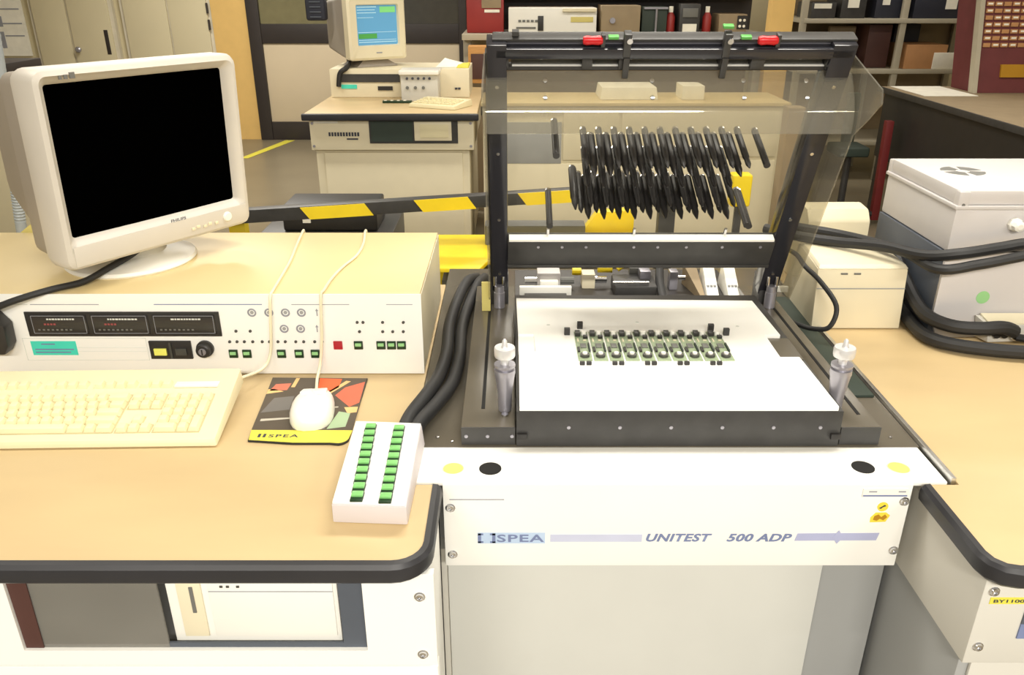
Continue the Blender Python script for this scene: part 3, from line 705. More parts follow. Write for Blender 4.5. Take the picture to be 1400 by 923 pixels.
def lock_post(x, y):
    p = ob('guide_post', MB().lathe((x, y, .9335), ZP, [(0,0), (.010,0), (.0115,.004), (.012,.030), (.0165,.066), (.0175,.070), (.0175,.078), (.013,.078), (.013,.082), (.0175,.083), (.0175,.087), (.011,.087), (0,.087)], 24), 'grey_metal', t)
    ob('guide_pin', MB().lathe((x, y, 1.02), ZP, [(0,0), (.007,0), (.007,.014), (.0165,.014), (.0175,.017), (.0175,.028), (.0165,.031), (.006,.031), (.0045,.034), (.004,.042), (.002,.045), (0,.045)], 20), 'nut_grey', p)
    ob('post_cap', MB().cyl((x+.012*(1 if x > .2 else -1)*0, y-.018, .9335), ZP, .006, .003, n=12), 'chrome', p)
lock_post(-.012, 1.195); lock_post(.545, 1.195)
for x in (-.028, .572):
    p = ob('hinge_post', MB().lathe((x, 1.665, .9335), ZP, [(0,0),(.012,0),(.012,.035),(.0105,.036),(.0105,.05),(0,.05)], 18), 'grey_metal', t)
    for dx in (-.009, .009): ob('hinge_stud', MB().cyl((x+dx, 1.665, .9835), ZP, .004, .022, n=10), 'chrome', p)
    ob('hinge_block', MB().box(x-.020, x+.020, 1.682, 1.735, .9335, .995), 'black_paint', t, .002)
    ob('hinge_bolt', MB().cyl((x, 1.682, .965), YM, .006, .004, n=12), 'chrome', t)
ob('rear_flag', MB().box(-.066, -.047, 1.64, 1.648, .9335, 1.0), 'yellow_note', t, .001)
ob('rear_bracket', MB().prism([(.592,1.70),(.622,1.70),(.622,1.708),(.6,1.708),(.6,1.735),(.592,1.735)], lambda x,y:(x,y,.955), lambda x,y:(x,y,.968)), 'white_plastic', t, .001)
OL = Vector((0,1.70,.975)); UL = Vector((0,-.398,.9174)); NL = Vector((0,-.9174,-.398))
def LID(x, u, n): return OL + Vector((x,0,0)) + UL*u + NL*n
def lbox(name, x0, x1, u0, u1, n0, n1, m_, bevel=0, par=None): return ob(name, MB().box(x0, x1, u0, u1, n0, n1, LID), m_, par or t, bevel)
# side arms: black channel with a bright front edge
for x0, x1 in ((-.044, -.009), (.549, .590)):
    a = lbox('side_arm', x0, x1, -.012, .578, -.022, .020, 'black_gloss', .002)
    xe = x0 if x0 < 0 else x1
    lbox('arm_strip', (x0-.003 if x0 < 0 else x1), (x0 if x0 < 0 else x1+.003), .0, .560, -.006, .012, 'black_paint', 0, a)
    for u in (.05, .2, .36, .5): ob('arm_screw', MB().cyl(LID((x0+x1)/2, u, .020), NL, .0035, .0018, n=10), 'chrome', a)
cb = lbox('cross_bar', -.009, .549, .088, .150, .0, .032, 'black_paint', .002)
lbox('bar_strip', -.006, .546, .150, .155, .013, .031, 'white_plastic', 0, cb)
lbox('bar_lip', -.009, .549, .080, .088, .020, .034, 'black_paint', 0, cb)
for x in (.055, .105, .155, .255, .305, .365, .44, .52): ob('bar_screw', MB().cyl(LID(x, .137, .032), NL, .003, .0016, n=10), 'grey_metal', cb)
for x in (.075, .255, .445): ob('bar_pin', MB().cyl(LID(x, .152, .012), UL, .0035, .018, n=8), 'chrome', cb)
ob('lid_sheet', MB().box(-.009, .549, .150, .515, -.004, .004, LID), 'acrylic', t)
# top beam: rail, spacers, flange, handle bar
bm_ = lbox('top_beam', -.030, .588, .552, .571, -.020, .020, 'black_gloss', .003)
lbox('beam_cap', -.034, .592, .577, .582, -.022, .006, 'black_paint', .002, bm_)
lbox('beam_cap_strip', -.030, .588, .571, .577, -.012, .0, 'grey_metal', 0, bm_)
lbox('beam_flange', -.028, .586, .524, .531, -.012, .006, 'black_paint', .001, bm_)
lbox('flange_strip', .0, .556, .531, .5325, -.010, .004, 'white_plastic', 0, bm_)
for x0, x1 in ((-.040,-.006), (.122,.140), (.186,.198), (.362,.372), (.416,.440), (.548,.588)): lbox('beam_spacer', x0, x1, .529, .553, -.012, .012, 'black_paint', .001, bm_)
mat('grey_gap', (138,134,120), .4)
lbox('beam_back_plate', -.002, .556, .531, .552, -.016, -.012, 'grey_gap', 0, bm_)
for x in (.052, .21, .338, .508): ob('beam_screw', MB().cyl(LID(x, .541, -.012), NL, .0045, .003, n=10), 'chrome', bm_)
# toggle clamps on the beam
def clamp(x, red):
    if red:
        c_ = ob('clamp_grip', MB().lathe(LID(x-.018, .584, .014), (1,0,0), [(0,0),(.006,.001),(.008,.007),(.007,.017),(.008,.028),(.006,.034),(0,.035)], 14), 'red_grip', t, label='red clamp grip')
        ob('clamp_lever', MB().box(x+.014, x+.021, .571, .594, .002, .016, LID), 'black_paint', c_, .001)
    else:
        c_ = lbox('clamp_body', x-.006, x+.007, .556, .598, .004, .022, 'black_paint', .002)
        ob('clamp_bolt', MB().cyl(LID(x+.003, .588, .022), NL, .005, .005, n=12), 'chrome', c_)
        lbox('clamp_pad', x-.004, x+.007, .518, .556, .016, .024, 'black_paint', .002)
clamp(.138, True); clamp(.436, True); clamp(.196, False); clamp(.366, False)
for x, u in ((.174,.590), (.366,.609), (.400,.590)): lbox('green_tab', x-.010, x+.008, u-.006, u-.001, .002, .012, 'green_clip', .001)
for x, u in ((.0,.592), ): lbox('cap_stud', x, x+.012, .584, .592, -.01, .0, 'black_paint', 0)
# curved clear guard at the free edge of the lid and clear side cheeks
prof = [(.523,.006),(.519,.018),(.511,.034),(.500,.052),(.486,.068),(.469,.080),(.448,.088)]
mb = MB(); th = .004
outer = []; inner = []
for i, (u, n) in enumerate(prof):
    a = Vector(prof[max(i-1,0)]); b = Vector(prof[min(i+1,len(prof)-1)]); d = (b-a).normalized(); q = Vector((d.y, -d.x))*th
    outer.append((u, n)); inner.append((u-q.x*1, n-q.y*1))
poly = outer + inner[::-1]
mb.prism(poly, lambda u,n: LID(-.0465,u,n), lambda u,n: LID(.598,u,n))
hd = ob('curved_guard', mb, 'acrylic_smoke', t)
for x in (.058, .245, .405, .515):
    ob('guard_screw', MB().lathe(LID(x, .5155, .026), (UL*.75+NL*.6), [(0,0),(.0045,0),(.004,.0022),(0,.003)], 10), 'chrome', hd)
    ob('guard_screw', MB().lathe(LID(x+.0, .499, .054), (UL*.6+NL*.75), [(0,0),(.004,0),(.0035,.0022),(0,.003)], 10), 'chrome', hd)
for x in (-.0500, .5985):
    ob('side_cheek', MB().prism([(.545,-.018),(.562,.135),(.545,.150),(.500,.125),(.448,.092),(.10,.080),(.02,.070),(.0,.024),(.0,-.018)], lambda u,n: LID(x,u,n), lambda u,n: LID(x+.003,u,n)), 'acrylic_smoke', t)
# push rods
def rodmesh(L, r, tip):
    return solid(MB().lathe((0,0,0), ZP, [(0,0),(r,0),(r,L*.72),(r*.8,L*.74),(r*.8,L-tip),(r*.22,L),(0,L)], 10), 'rod', 'black_plastic')
RODA = rodmesh(.118, .0062, .012); RODB = rodmesh(.126, .0078, .020); RODC = solid(MB().cyl((0,0,0), ZP, .0062, .108, n=12), 'standoff', 'black_plastic')
HEAD = solid(MB().lathe((0,0,-.004), ZP, [(0,-.004),(.0045,-.004),(.0052,0),(.0052,.004),(0,.004)], 10), 'head', 'chrome')
WSH = solid(MB().lathe((0,0,.004), ZP, [(.0,0),(.0062,0),(.0062,.005),(0,.005)], 10), 'washer', 'chrome')
rotl = Matrix((Vector((1,0,0)), NL.cross(Vector((1,0,0))), NL)).transposed()
def rod(x, u, me):
    p = LID(x, u, .004)
    o_ = inst('push_rod', me, t, LID(x, u, .009), rotl); inst('rod_head', WSH, o_, (0,0,-.009), local=True)
for x, u in ((.078,.422),(.454,.402),(.072,.263),(.447,.265)): rod(x, u, RODC)
rod(.452, .262, RODC)
cx0, sp = .147, .0288
for k in range(10): rod(cx0+sp*k, .392, RODB)
for k in range(11): rod(cx0-.0145+sp*k, .404, RODA)
for k in range(10): rod(cx0-.010+sp*k, .362, RODA)
for k in range(11): rod(cx0-.030+sp*k+.006*(k/10), .318, RODA if k else RODB)
for k in range(10): rod(cx0-.004+sp*k, .296, RODB)
for k in range(10): rod(cx0-.018+sp*k, .304, RODA)

# ================================================================ pneumatics behind the fixture
def compo(name, label, cat, parts, loc, group=None):
    t_ = thing(name, label, cat, loc, 0, group)
    for n_, mb, m_, bv in parts: ob(n_, mb, m_, t_, bv)
    return t_
Zd = .9035
compo('air_valve', 'lilac-white air valve behind the white plate, left of the row', 'valve', [
    ('body', MB().box(.062,.118,1.855,1.90,Zd,.945), 'enclosure_grey', .002), ('cap', MB().box(.068,.112,1.84,1.855,.905,.93), 'white_plastic', .002),
    ('fitting', MB().cyl((.062,1.875,.92),(-1,0,0),.008,.03,n=10), 'chrome', 0), ('fitting', MB().cyl((.118,1.875,.92),XP,.009,.035,n=10), 'mesh_grey', 0)], (.09,1.875,Zd))
compo('air_valve', 'small pale air valve with yellow fittings behind the white plate', 'valve', [
    ('body', MB().box(.172,.204,1.86,1.90,Zd,.94), 'cream', .002), ('fitting', MB().cyl((.204,1.88,.92),XP,.009,.03,n=10), 'chrome', 0),
    ('fitting', MB().cyl((.150,1.90,.935),XP,.010,.022,n=10), 'yellow_paint', 0), ('fitting', MB().cyl((.214,1.905,.94),XP,.010,.036,n=10), 'yellow_paint', 0), ('fitting', MB().cyl((.262,1.90,.94),(.8,.2,.5),.007,.03,n=10), 'yellow_paint', 0)], (.2,1.88,Zd))
compo('terminal_strip', 'narrow white terminal strip lying behind the white plate', 'terminal strip', [
    ('strip', MB().box(.018,.142,1.80,1.812,Zd,.93), 'white_plastic', .001), ('base', MB().box(.03,.13,1.77,1.80,Zd,.915), 'black_paint', .001), ('tab', MB().box(.062,.10,1.755,1.77,Zd,.914), 'white_plastic', .001)], (.08,1.79,Zd))
compo('motor_unit', 'black cylinder unit with a chrome rod behind the white plate', 'actuator', [
    ('body', MB().box(.245,.345,1.79,1.88,Zd,.935), 'black_paint', .004), ('rod', MB().cyl((.24,1.80,.94),XP,.004,.085,n=10), 'chrome', 0), ('block', MB().box(.31,.336,1.84,1.875,.935,.955), 'grey_metal', .002), ('plate', MB().box(.290,.325,1.88,1.90,.93,.95), 'mesh_grey', .001)], (.295,1.83,Zd))
compo('motor_unit', 'grey clamp block with a dark hose behind the white plate', 'actuator', [
    ('block', MB().box(.385,.405,1.85,1.88,Zd,.95), 'grey_metal', .002), ('screw', MB().cyl((.405,1.865,.93),XP,.006,.02,n=10), 'chrome', 0), ('hose', MB().tube([(.36,1.96,.95),(.365,1.9,.955),(.355,1.82,.935),(.352,1.74,.918)], .010, 10), 'black_rubber', 0)], (.39,1.86,Zd))
for k, x in enumerate((.462, .512)):
    t_ = thing('relay_block', '%s pale relay block of the pair behind the white plate' % ('left' if k == 0 else 'right'), 'relay', (x+.015,1.80,Zd), 0, 'relay pair behind the fixture')
    ob('block', MB().frustum([(x-.004,1.755,Zd),(x+.026,1.755,Zd),(x+.032,1.90,Zd),(x+.002,1.90,Zd)], [(x-.002,1.765,.915),(x+.026,1.765,.915),(x+.034,1.89,.965),(x+.006,1.89,.965)]), 'white_plastic', t_, .002)
    ob('tab', MB().box(x,x+.024,1.735,1.752,Zd,.908), 'white_plastic', t_, .001)
    for q in range(3): ob('slot', MB().box(x+.003+.008*q,x+.008+.008*q,1.80,1.806,.925+.003,.934), 'panel_grey', t_)
one('flat_cable', MB().frustum([(.425,1.90,Zd),(.455,1.90,Zd),(.458,1.75,Zd),(.452,1.75,Zd)], [(.425,1.90,.955),(.455,1.90,.955),(.458,1.75,.904),(.452,1.75,.904)]), 'tan_panel', 'brown flat cable beside the pale relay pair', 'cable')

# ================================================================ right worktop
pathR = [(.634, 1.024), (.634, .875)] + [(.634 + .03*(1-math.cos(R(a))), .868 - .03*math.sin(R(a))) for a in (0, 30, 60, 90)] + [(1.75, .838)]
t = thing('worktop', 'beige laminate worktop with black edge under the receipt printer', 'worktop', (1.2, 1.4, .87))
ob('surface', slab([(.634,1.024),(.634,.868)] + [(.634 + .03*(1-math.cos(R(a))), .868 - .03*math.sin(R(a))) for a in (30, 60, 90)] + [(1.75,.838),(1.75,2.05),(.678,2.05),(.678,1.024)], .872, .90), 'laminate', t, .0015)
ob('edge_band', bullnose(pathR, .868, .9015, .014), 'edge_black', t)
t = thing('desk_cabinet', 'pale steel cabinet under the right-hand worktop', 'cabinet', (1.2, 1.3, 0))
ob('upper_case', MB().box(.636, 1.74, .852, 1.36, .716, .868), 'panel_warm', t, .003)
ob('lower_case', MB().box(.645, 1.72, .872, 1.34, .02, .710), 'panel_grey', t, .003)
ob('lower_door', MB().box(.66, 1.70, .866, .872, .05, .705), 'panel_warm', t, .002)
for x, z in ((.650,.846), (.651,.748)): inst('screw', SCR, t, (x, .852, z))
lb = ob('label', MB().box(.648, .700, .8512, .852, .8245, .8355), 'yellow_label', t)
text('label_text', 'BY1100', 'ink_dark', t, (.674, .851, .8298), XP, ZP, .042, .0055, bold=.02)
ob('window_pane', MB().box(.700, 1.15, .850, .852, .79, .832), 'steel_blue_grey', t); ob('blue_band', MB().box(.700, 1.15, .8498, .852, .764, .79), 'ink_blue', t)

# receipt printer
t = thing('receipt_printer', 'cream receipt printer standing behind the test station on the right', 'printer', (.75, 1.7, .9005))
ob('case', MB().frustum([(.655,1.618,.9008),(.848,1.618,.9008),(.855,1.86,.9008),(.662,1.86,.9008)], [(.650,1.620,1.038),(.842,1.620,1.038),(.852,1.80,1.040),(.668,1.80,1.040)]), 'cream', t, .004)
ob('top_cover', MB().frustum([(.651,1.618,1.0385),(.842,1.618,1.0385),(.850,1.79,1.0385),(.668,1.79,1.0385)], [(.656,1.628,1.046),(.838,1.628,1.046),(.846,1.78,1.046),(.672,1.78,1.046)]), 'cream', t, .002)
ob('front_seam', MB().box(.653,.842,1.6165,1.618,.9935,.9955), 'panel_grey', t)
for x0, x1 in ((.700,.714), (.728,.742)): ob('front_print', MB().box(x0, x1, 1.617, 1.619, 1.026, 1.0295), 'mesh_grey', t)
rollp = [(.0,.0)]
t = thing('paper_roll_cover', 'cream rounded paper cover standing behind the receipt printer', 'cover', (.78, 1.9, .9005))
ob('cover', MB().prism([(1.87,.9008),(2.0,.9008),(2.0,1.06),(1.985,1.085),(1.95,1.098),(1.90,1.094),(1.88,1.07)], lambda y,z:(.712,y,z), lambda y,z:(.862,y,z)), 'cream', t, .006)

# grey enclosures
t = thing('steel_enclosure', 'blue-grey steel enclosure with a light front panel on the right worktop', 'enclosure', (1.06, 1.72, .9005))
ob('case', MB().box(.888, 1.30, 1.580, 1.90, .9008, 1.088), 'steel_blue_grey', t, .002)
ob('front_panel', MB().prism([(.905,.9008),(1.30,.9008),(1.30,1.088),(.889,1.088),(.889,.948)], lambda x,z:(x,1.572,z), lambda x,z:(x,1.580,z)), 'enclosure_grey', t, .001)
for x0, x1 in ((.94,.952),(.955,.962),(.965,.975)): ob('white_print', MB().box(x0, x1, 1.5712, 1.572, 1.062, 1.066), 'white_plastic', t)
lb = ob('round_label', MB().cyl((.985, 1.572, .992), YM, .014, .0006, n=16), 'green_pale', t)
t = thing('plastic_enclosure', 'light grey plastic enclosure with clipped lid, stacked on the steel one', 'enclosure', (1.06, 1.73, 1.0885))
ob('body', MB().box(.892, 1.30, 1.580, 1.90, 1.0895, 1.178), 'enclosure_grey', t, .004)
ob('rim', MB().box(.888, 1.304, 1.576, 1.904, 1.178, 1.186), 'enclosure_grey', t, .002)
ob('lid', MB().box(.893, 1.30, 1.581, 1.899, 1.186, 1.216), 'enclosure_grey', t, .005)
for x, y in ((.898,1.586), (.898,1.895)):
    c_ = ob('lid_clip', MB().box(x-.006, x+.016, y-.008, y+.012, 1.180, 1.214), 'enclosure_grey', t, .003); ob('clip_hole', MB().cyl((x+.005, y-.008, 1.187), YM, .0035, .001, n=8), 'mesh_grey', t)
ob('gland', MB().lathe((1.015, 1.580, 1.148), YM, [(0,0),(.014,0),(.014,.008),(.011,.010),(.011,.022),(.006,.025),(0,.025)], 8), 'white_plastic', t)
# faded round print on its lid
mk = MB()
for a0, a1 in ((100,170), (190,260), (10,80), (280,350)):
    pts = rcorner(.988, 1.76, .045, a0, a1, 8) + rcorner(.988, 1.76, .014, a1, a0, 8)
    mk.prism(pts, lambda x,y:(x,y,1.216), lambda x,y:(x,y,1.2164))
ob('lid_print', mk, 'mesh_grey', t)

t = thing('connector_unit', 'small cream connector unit among black cables at the right edge', 'connector', (1.06, 1.55, .9005))
ob('box', MB().frustum([(.995,1.535,.905),(1.14,1.545,.905),(1.14,1.568,.905),(.985,1.568,.905)], [(.985,1.53,.945),(1.14,1.54,.945),(1.14,1.568,.955),(.975,1.568,.955)]), 'panel_warm', t, .003)
ob('lid', MB().frustum([(.99,1.532,.945),(1.138,1.541,.945),(1.138,1.567,.955),(.985,1.567,.955)], [(.99,1.532,.949),(1.138,1.541,.949),(1.138,1.567,.959),(.985,1.567,.959)]), 'cream', t, .001)
for x in (1.008, 1.024): ob('socket', MB().cyl((x, 1.534, .925), YM, .008, .006, n=12), 'black_plastic', t)
ob('nut', MB().cyl((1.046, 1.536, .922), YM, .009, .01, n=8), 'chrome', t)
# cables on the right
def cable(label, pts, r, m_='black_rubber', name='power_cable', group=None):
    return one(name, MB().tube(pts, r, 10), m_, label, 'cable', group)
cable('thick black cable curving over the right worktop below the steel enclosure', [(.870,1.80,1.0),(.870,1.70,.94),(.868,1.60,.918),(.872,1.53,.917),(.92,1.49,.917),(1.02,1.462,.917),(1.15,1.455,.917),(1.4,1.45,.917)], .0142)
cable('black cable looping from the printer side to the cream connector unit', [(.870,1.76,1.04),(.870,1.66,.985),(.872,1.575,.955),(.90,1.52,.950),(.95,1.50,.952),(1.0,1.505,.952),(1.03,1.512,.94)], .0142)
cable('black cable arching from the connector unit out of the picture', [(1.046,1.524,.922),(1.07,1.51,.925),(1.11,1.515,.94),(1.17,1.53,.965),(1.3,1.55,.97)], .008)
cable('black cable crossing in front of the enclosures from the lid press', [(.60,1.85,1.06),(.665,1.79,1.058),(.735,1.74,1.060),(.80,1.66,1.075),(.850,1.585,1.080),(.905,1.55,1.095),(.985,1.55,1.108),(1.05,1.55,1.118),(1.3,1.55,1.14)], .0115)
cable('second black cable crossing lower in front of the enclosures', [(.655,1.87,1.062),(.77,1.80,1.058),(.838,1.66,1.066),(.862,1.545,1.064),(.93,1.525,1.080),(1.0,1.522,1.096),(1.06,1.522,1.108),(1.3,1.525,1.12)], .0105)
cable('thin black cable looping beside the cream receipt printer', [(.61,1.83,1.03),(.638,1.74,1.035),(.637,1.66,1.03),(.650,1.596,1.018),(.668,1.54,.985),(.655,1.525,.945),(.632,1.55,.93),(.615,1.60,.92),(.607,1.66,.912)], .0052)

# ================================================================ second test desk behind
BY = 4.72
t = thing('worktop', 'beige worktop with black edge of the far test desk', 'worktop', (-.68, 5.1, .86))
ob('surface', MB().box(-1.19, -.20, BY-.01, 5.95, .868, .90), 'laminate', t, .003)
ob('edge_band', MB().box(-1.20, -.19, BY-.035, BY-.01, .862, .902), 'edge_black', t, .01, 3)
t = thing('desk_cabinet', 'cream steel cabinet of the far test desk with a dark window', 'cabinet', (-.68, 5.1, 0))
ob('lower_body', MB().box(-1.15, -.25, BY+.04, 5.9, .03, .688), 'cream', t, .004)
ob('lower_door', MB().box(-1.10, -.29, BY+.025, BY+.04, .05, .672), 'cream', t, .004)
ob('upper_drawer', MB().box(-1.165, -.222, BY, 5.9, .692, .866), 'cream', t, .004)
ob('window_frame', MB().box(-.822, -.312, BY-.006, BY, .732, .872-.006), 'black_paint', t)
ob('window_pane', MB().box(-.812, -.572, BY-.009, BY-.006, .742, .858), 'dark_green', t)
ob('computer_front', MB().box(-.562, -.348, BY-.012, BY-.006, .748, .856), 'cream', t, .002)
ob('drive_door', MB().box(-.53, -.365, BY-.015, BY-.012, .765, .84), 'key_body', t, .002)
ob('label_plate', MB().box(-1.14, -1.0, BY-.003, BY, .845, .862), 'paper', t)
cp = MB()
for k in range(11): cp.box(-1.058+k*.0165, -1.047+k*.0165, BY-.003, BY, .772, .794)
cp.box(-.955, -.89, BY-.003, BY, .752, .76)
ob('badge_text', cp, 'ink_dark', t)
for x, z in ((-1.148,.845),(-1.148,.715),(-.238,.845),(-.238,.715)): ob('screw', MB().cyl((x, BY, z), YM, .008, .004, n=8), 'grey_metal', t)
CB = 5.40
t = thing('control_console', 'cream control console on the far test desk below the blue screen', 'console', (-.7, 5.6, .90))
ob('case', MB().box(-1.17, -.275, CB, 5.85, .9012, 1.075), 'cream', t, .004)
ob('display_surround', MB().box(-1.10, -.72, CB-.006, CB, .995, 1.045), 'black_paint', t)
ob('sticker', MB().box(-1.10, -1.0, CB-.004, CB, .955, .980), 'cyan_sticker', t)
ob('switch_plate', MB().box(-.865, -.77, CB-.006, CB, .945, .97), 'black_plastic', t)
for x in (-.70,-.66,-.56,-.52,-.36,-.34): ob('push_button', MB().box(x-.008, x+.008, CB-.005, CB, .95, .962), 'ink_dark', t)
t = thing('crt_monitor', 'cream tube monitor with a blue and green screen on the far desk', 'monitor', (-.87, 5.55, 1.0755), R(36))
ob('bezel', loft([lp for lp in ([(a, .06, .235+b) for a, b in rr(.205,.19,.02)], [(a, .0, .235+b) for a, b in rr(.205,.19,.02)], [(a, -.012, .235+b) for a, b in rr(.19,.175,.02)], [(a+.005, -.010, .255+b) for a, b in rr(.15,.125,.01)], [(a+.005, .012, .255+b) for a, b in rr(.143,.118,.008)])], True, False), 'cream', t, local=True)
ob('screen', MB().box(-.140, .150, .008, .0125, .135, .375), 'screen_blue', t, local=True)
ob('screen_text', MB().box(.03, .14, .0065, .008, .33, .365), 'screen_green', t, local=True)
ob('screen_text', MB().box(-.13, .0, .0065, .008, .175, .205), 'screen_dgreen', t, local=True)
mb = MB()
for k in range(7): mb.box(-.13, random.uniform(-.02, .02) if k < 4 else .14, .0065, .008, [.362,.345,.328,.30,.165,.152,.212][k], [.366,.348,.331,.302,.167,.155,.214][k])
ob('screen_lines', mb, 'screen_line', t, local=True)
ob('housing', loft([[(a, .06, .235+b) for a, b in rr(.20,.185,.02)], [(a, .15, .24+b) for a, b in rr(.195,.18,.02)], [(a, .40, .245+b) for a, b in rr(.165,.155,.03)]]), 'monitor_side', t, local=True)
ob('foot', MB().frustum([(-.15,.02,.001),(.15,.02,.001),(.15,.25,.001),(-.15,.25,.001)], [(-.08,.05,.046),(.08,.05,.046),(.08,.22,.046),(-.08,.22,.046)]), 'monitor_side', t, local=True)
ob('logo', MB().box(-.02, .02, -.0135, -.011, .085, .092), 'ink_grey', t, local=True)
t = thing('blue_speaker', 'dark blue rounded speaker hanging left of the far monitor', 'speaker', (-1.265, 5.62, 1.355))
ob('body', MB().box(-1.33, -1.20, 5.58, 5.66, 1.355, 1.62), 'dark_navy', t, .02, 3); ob('stalk', MB().cyl((-1.265,5.62,1.60), ZP, .012, CEIL-1.60, n=10), 'frame_dark', t)
for k in range(4): ob('grille_bar', MB().box(-1.30, -1.23, 5.574, 5.58, 1.375+.03*k, 1.382+.03*k), 'steel_blue_grey', t)
t = thing('desk_instrument', 'white flat instrument with small knobs on the far desk', 'instrument', (-.58, 5.2, .90))
ob('body', MB().box(-.69, -.46, 5.20, 5.38, .9012, 1.06), 'panel_warm', t, .004); ob('lid', MB().box(-.70, -.45, 5.18, 5.38, 1.06, 1.088), 'white_plastic', t, .01, 3)
for k in range(5): ob('knob', MB().cyl((-.65+.035*k, 5.20, 1.04), YM, .008, .01, n=8), 'ink_dark', t)
for k in range(3): ob('knob', MB().cyl((-.65+.05*k, 5.20, .985), YM, .01, .01, n=8), 'mesh_grey', t)
t = thing('keyboard', 'small cream keyboard lying askew on the far desk', 'keyboard', (-.43, 5.0, .90), R(-26))
ob('case', MB().frustum([(-.16,-.11,.0012),(.16,-.11,.0012),(.16,.11,.0012),(-.16,.11,.0012)], [(-.155,-.105,.022),(.155,-.105,.022),(.155,.105,.04),(-.155,.105,.04)]), 'key_body', t, .004, local=True)
KQ = solid(MB().box(-.011,.011,-.011,.011,0,.008), 'key', 'key_cream', .002)
for i in range(4):
    for j in range(10): inst('key', KQ, t, (-.13+.028*j, -.07+.036*i, .024+.0032*i), local=True)
t = thing('bar_strip', 'short dark strip lying on the far worktop in front of the console', 'strip', (-.72, 5.2, .90))
ob('strip', MB().box(-.80, -.62, 5.13, 5.16, .9012, .915), 'green_dark', t, .002)
for k in range(4): ob('light_square', MB().box(-.79+.04*k, -.775+.04*k, 5.13, 5.155, .915, .917), 'paper', t)
t = thing('paper_sheets', 'crumpled white papers on top of the far console', 'papers', (-.42, 5.6, 1.0755))
ob('sheet', MB().frustum([(-.5,5.5,1.0765),(-.3,5.52,1.0765),(-.3,5.75,1.0765),(-.48,5.75,1.0765)], [(-.49,5.52,1.082),(-.36,5.55,1.10),(-.36,5.70,1.09),(-.45,5.7,1.12)]), 'paper', t, .004)
ob('sheet', MB().frustum([(-.36,5.46,1.0765),(-.28,5.46,1.0765),(-.28,5.72,1.0765),(-.36,5.72,1.0765)], [(-.35,5.47,1.095),(-.285,5.47,1.085),(-.285,5.70,1.09),(-.35,5.7,1.085)]), 'yellow_label', t, .003)
one('video_cable', MB().tube([(-1.08,5.62,1.12),(-1.06,5.50,1.10),(-1.06,5.395,1.082),(-1.10,5.385,1.05),(-1.115,5.385,.97)], .016, 8), 'black_rubber', 'dark cable hanging over the front of the far console', 'cable')

# second tester body beside that desk, seen through the clear lid
t = thing('test_station', 'cream steel body of the far test station seen through the clear lid', 'test machine', (.65, 5.1, 0))
ob('body', MB().box(-.17, 1.60, 4.80, 5.25, .0, .93), 'cream', t, .004)
for x0, x1, z0, z1 in ((-.14,.62,.03,.60), (.64,1.56,.03,.62), (.64,1.56,.64,.91), (.30,.62,.62,.91)): ob('side_panel', MB().box(x0, x1, 4.788, 4.80, z0, z1), 'cream', t, .003)
ob('recess_panel', MB().box(-.12, .29, 4.786, 4.80, .60, .84), 'panel_grey', t, .003)
ob('worktop_plate', MB().box(-.18, 1.61, 4.78, 5.26, .93, .95), 'laminate_pale', t, .003)
one('paper_stack', MB().frustum([(.52,4.9,.9512),(.86,4.9,.9512),(.86,5.2,.9512),(.52,5.2,.9512)], [(.53,4.91,1.02),(.85,4.91,1.02),(.85,5.19,1.02),(.53,5.19,1.02)]), 'paper', 'pale stack of paper lying on the far test station', 'paper', bevel=.003)
one('paper_box', MB().box(1.0,1.13,4.9,5.1,.9512,1.03), 'paper', 'small pale box standing on the far test station', 'box', bevel=.003)
t = thing('wood_post', 'brown wooden post standing right of the far test station', 'post', (1.50, 4.4, 0))
ob('post', MB().box(1.44, 1.53, 4.30, 4.40, 0, .99), 'tan_panel', t, .005)

# yellow and black barrier boom, yellow trolley
t = thing('barrier_boom', 'black barrier boom with yellow stripes behind the console', 'barrier', (-.35, 2.8, 0))
def bz(x): return .832 + (x+.915)*.066
xs = (-1.05, .60)
ob('boom', MB().frustum([(xs[0],2.78,bz(xs[0])-.024),(xs[1],2.78,bz(xs[1])-.020),(xs[1],2.83,bz(xs[1])-.020),(xs[0],2.83,bz(xs[0])-.024)], [(xs[0],2.78,bz(xs[0])+.024),(xs[1],2.78,bz(xs[1])+.020),(xs[1],2.83,bz(xs[1])+.020),(xs[0],2.83,bz(xs[0])+.024)]), 'black_paint', t, .003)
for x0, x1 in ((-.748,-.520), (-.345,-.156), (.02,.20)):
    h = .021
    ob('yellow_stripe', MB().prism([(x0,bz(x0)+h),(x1,bz(x1)+h),(x1+.03,bz(x1)-h),(x0+.032,bz(x0)-h)], lambda x,z:(x,2.776,z), lambda x,z:(x,2.7805,z)), 'yellow_paint', t)
for x in (-1.0, .56): ob('boom_post', MB().box(x-.03, x+.03, 2.832, 2.88, 0, bz(x)+.02), 'yellow_paint' if x < 0 else 'black_paint', t, .004)
t = thing('yellow_trolley', 'yellow painted steel trolley behind the press', 'trolley', (.1, 2.7, 0))
ob('top_plate', MB().prism([(-.30,3.0),(-.31,2.60),(-.11,2.60),(-.085,2.68),(.50,2.68),(.50,3.0)], lambda x,y:(x,y,.685), lambda x,y:(x,y,.70)), 'yellow_paint', t, .003)
ob('front_skirt', MB().box(-.112, .09, 2.60, 2.614, .62, .686), 'yellow_lit_edge', t, .002)  # yellow front edge; its orange look under the light is painted in
ob('raised_wing', MB().prism([(.25,.70),(.32,.80),(.46,.81),(.46,.70)], lambda x,z:(x,2.95,z), lambda x,z:(x,3.0,z)), 'yellow_paint', t, .003)
ob('motor_block', MB().box(-.10, .27, 2.86, 2.94, .7005, .775), 'mesh_grey', t, .006)
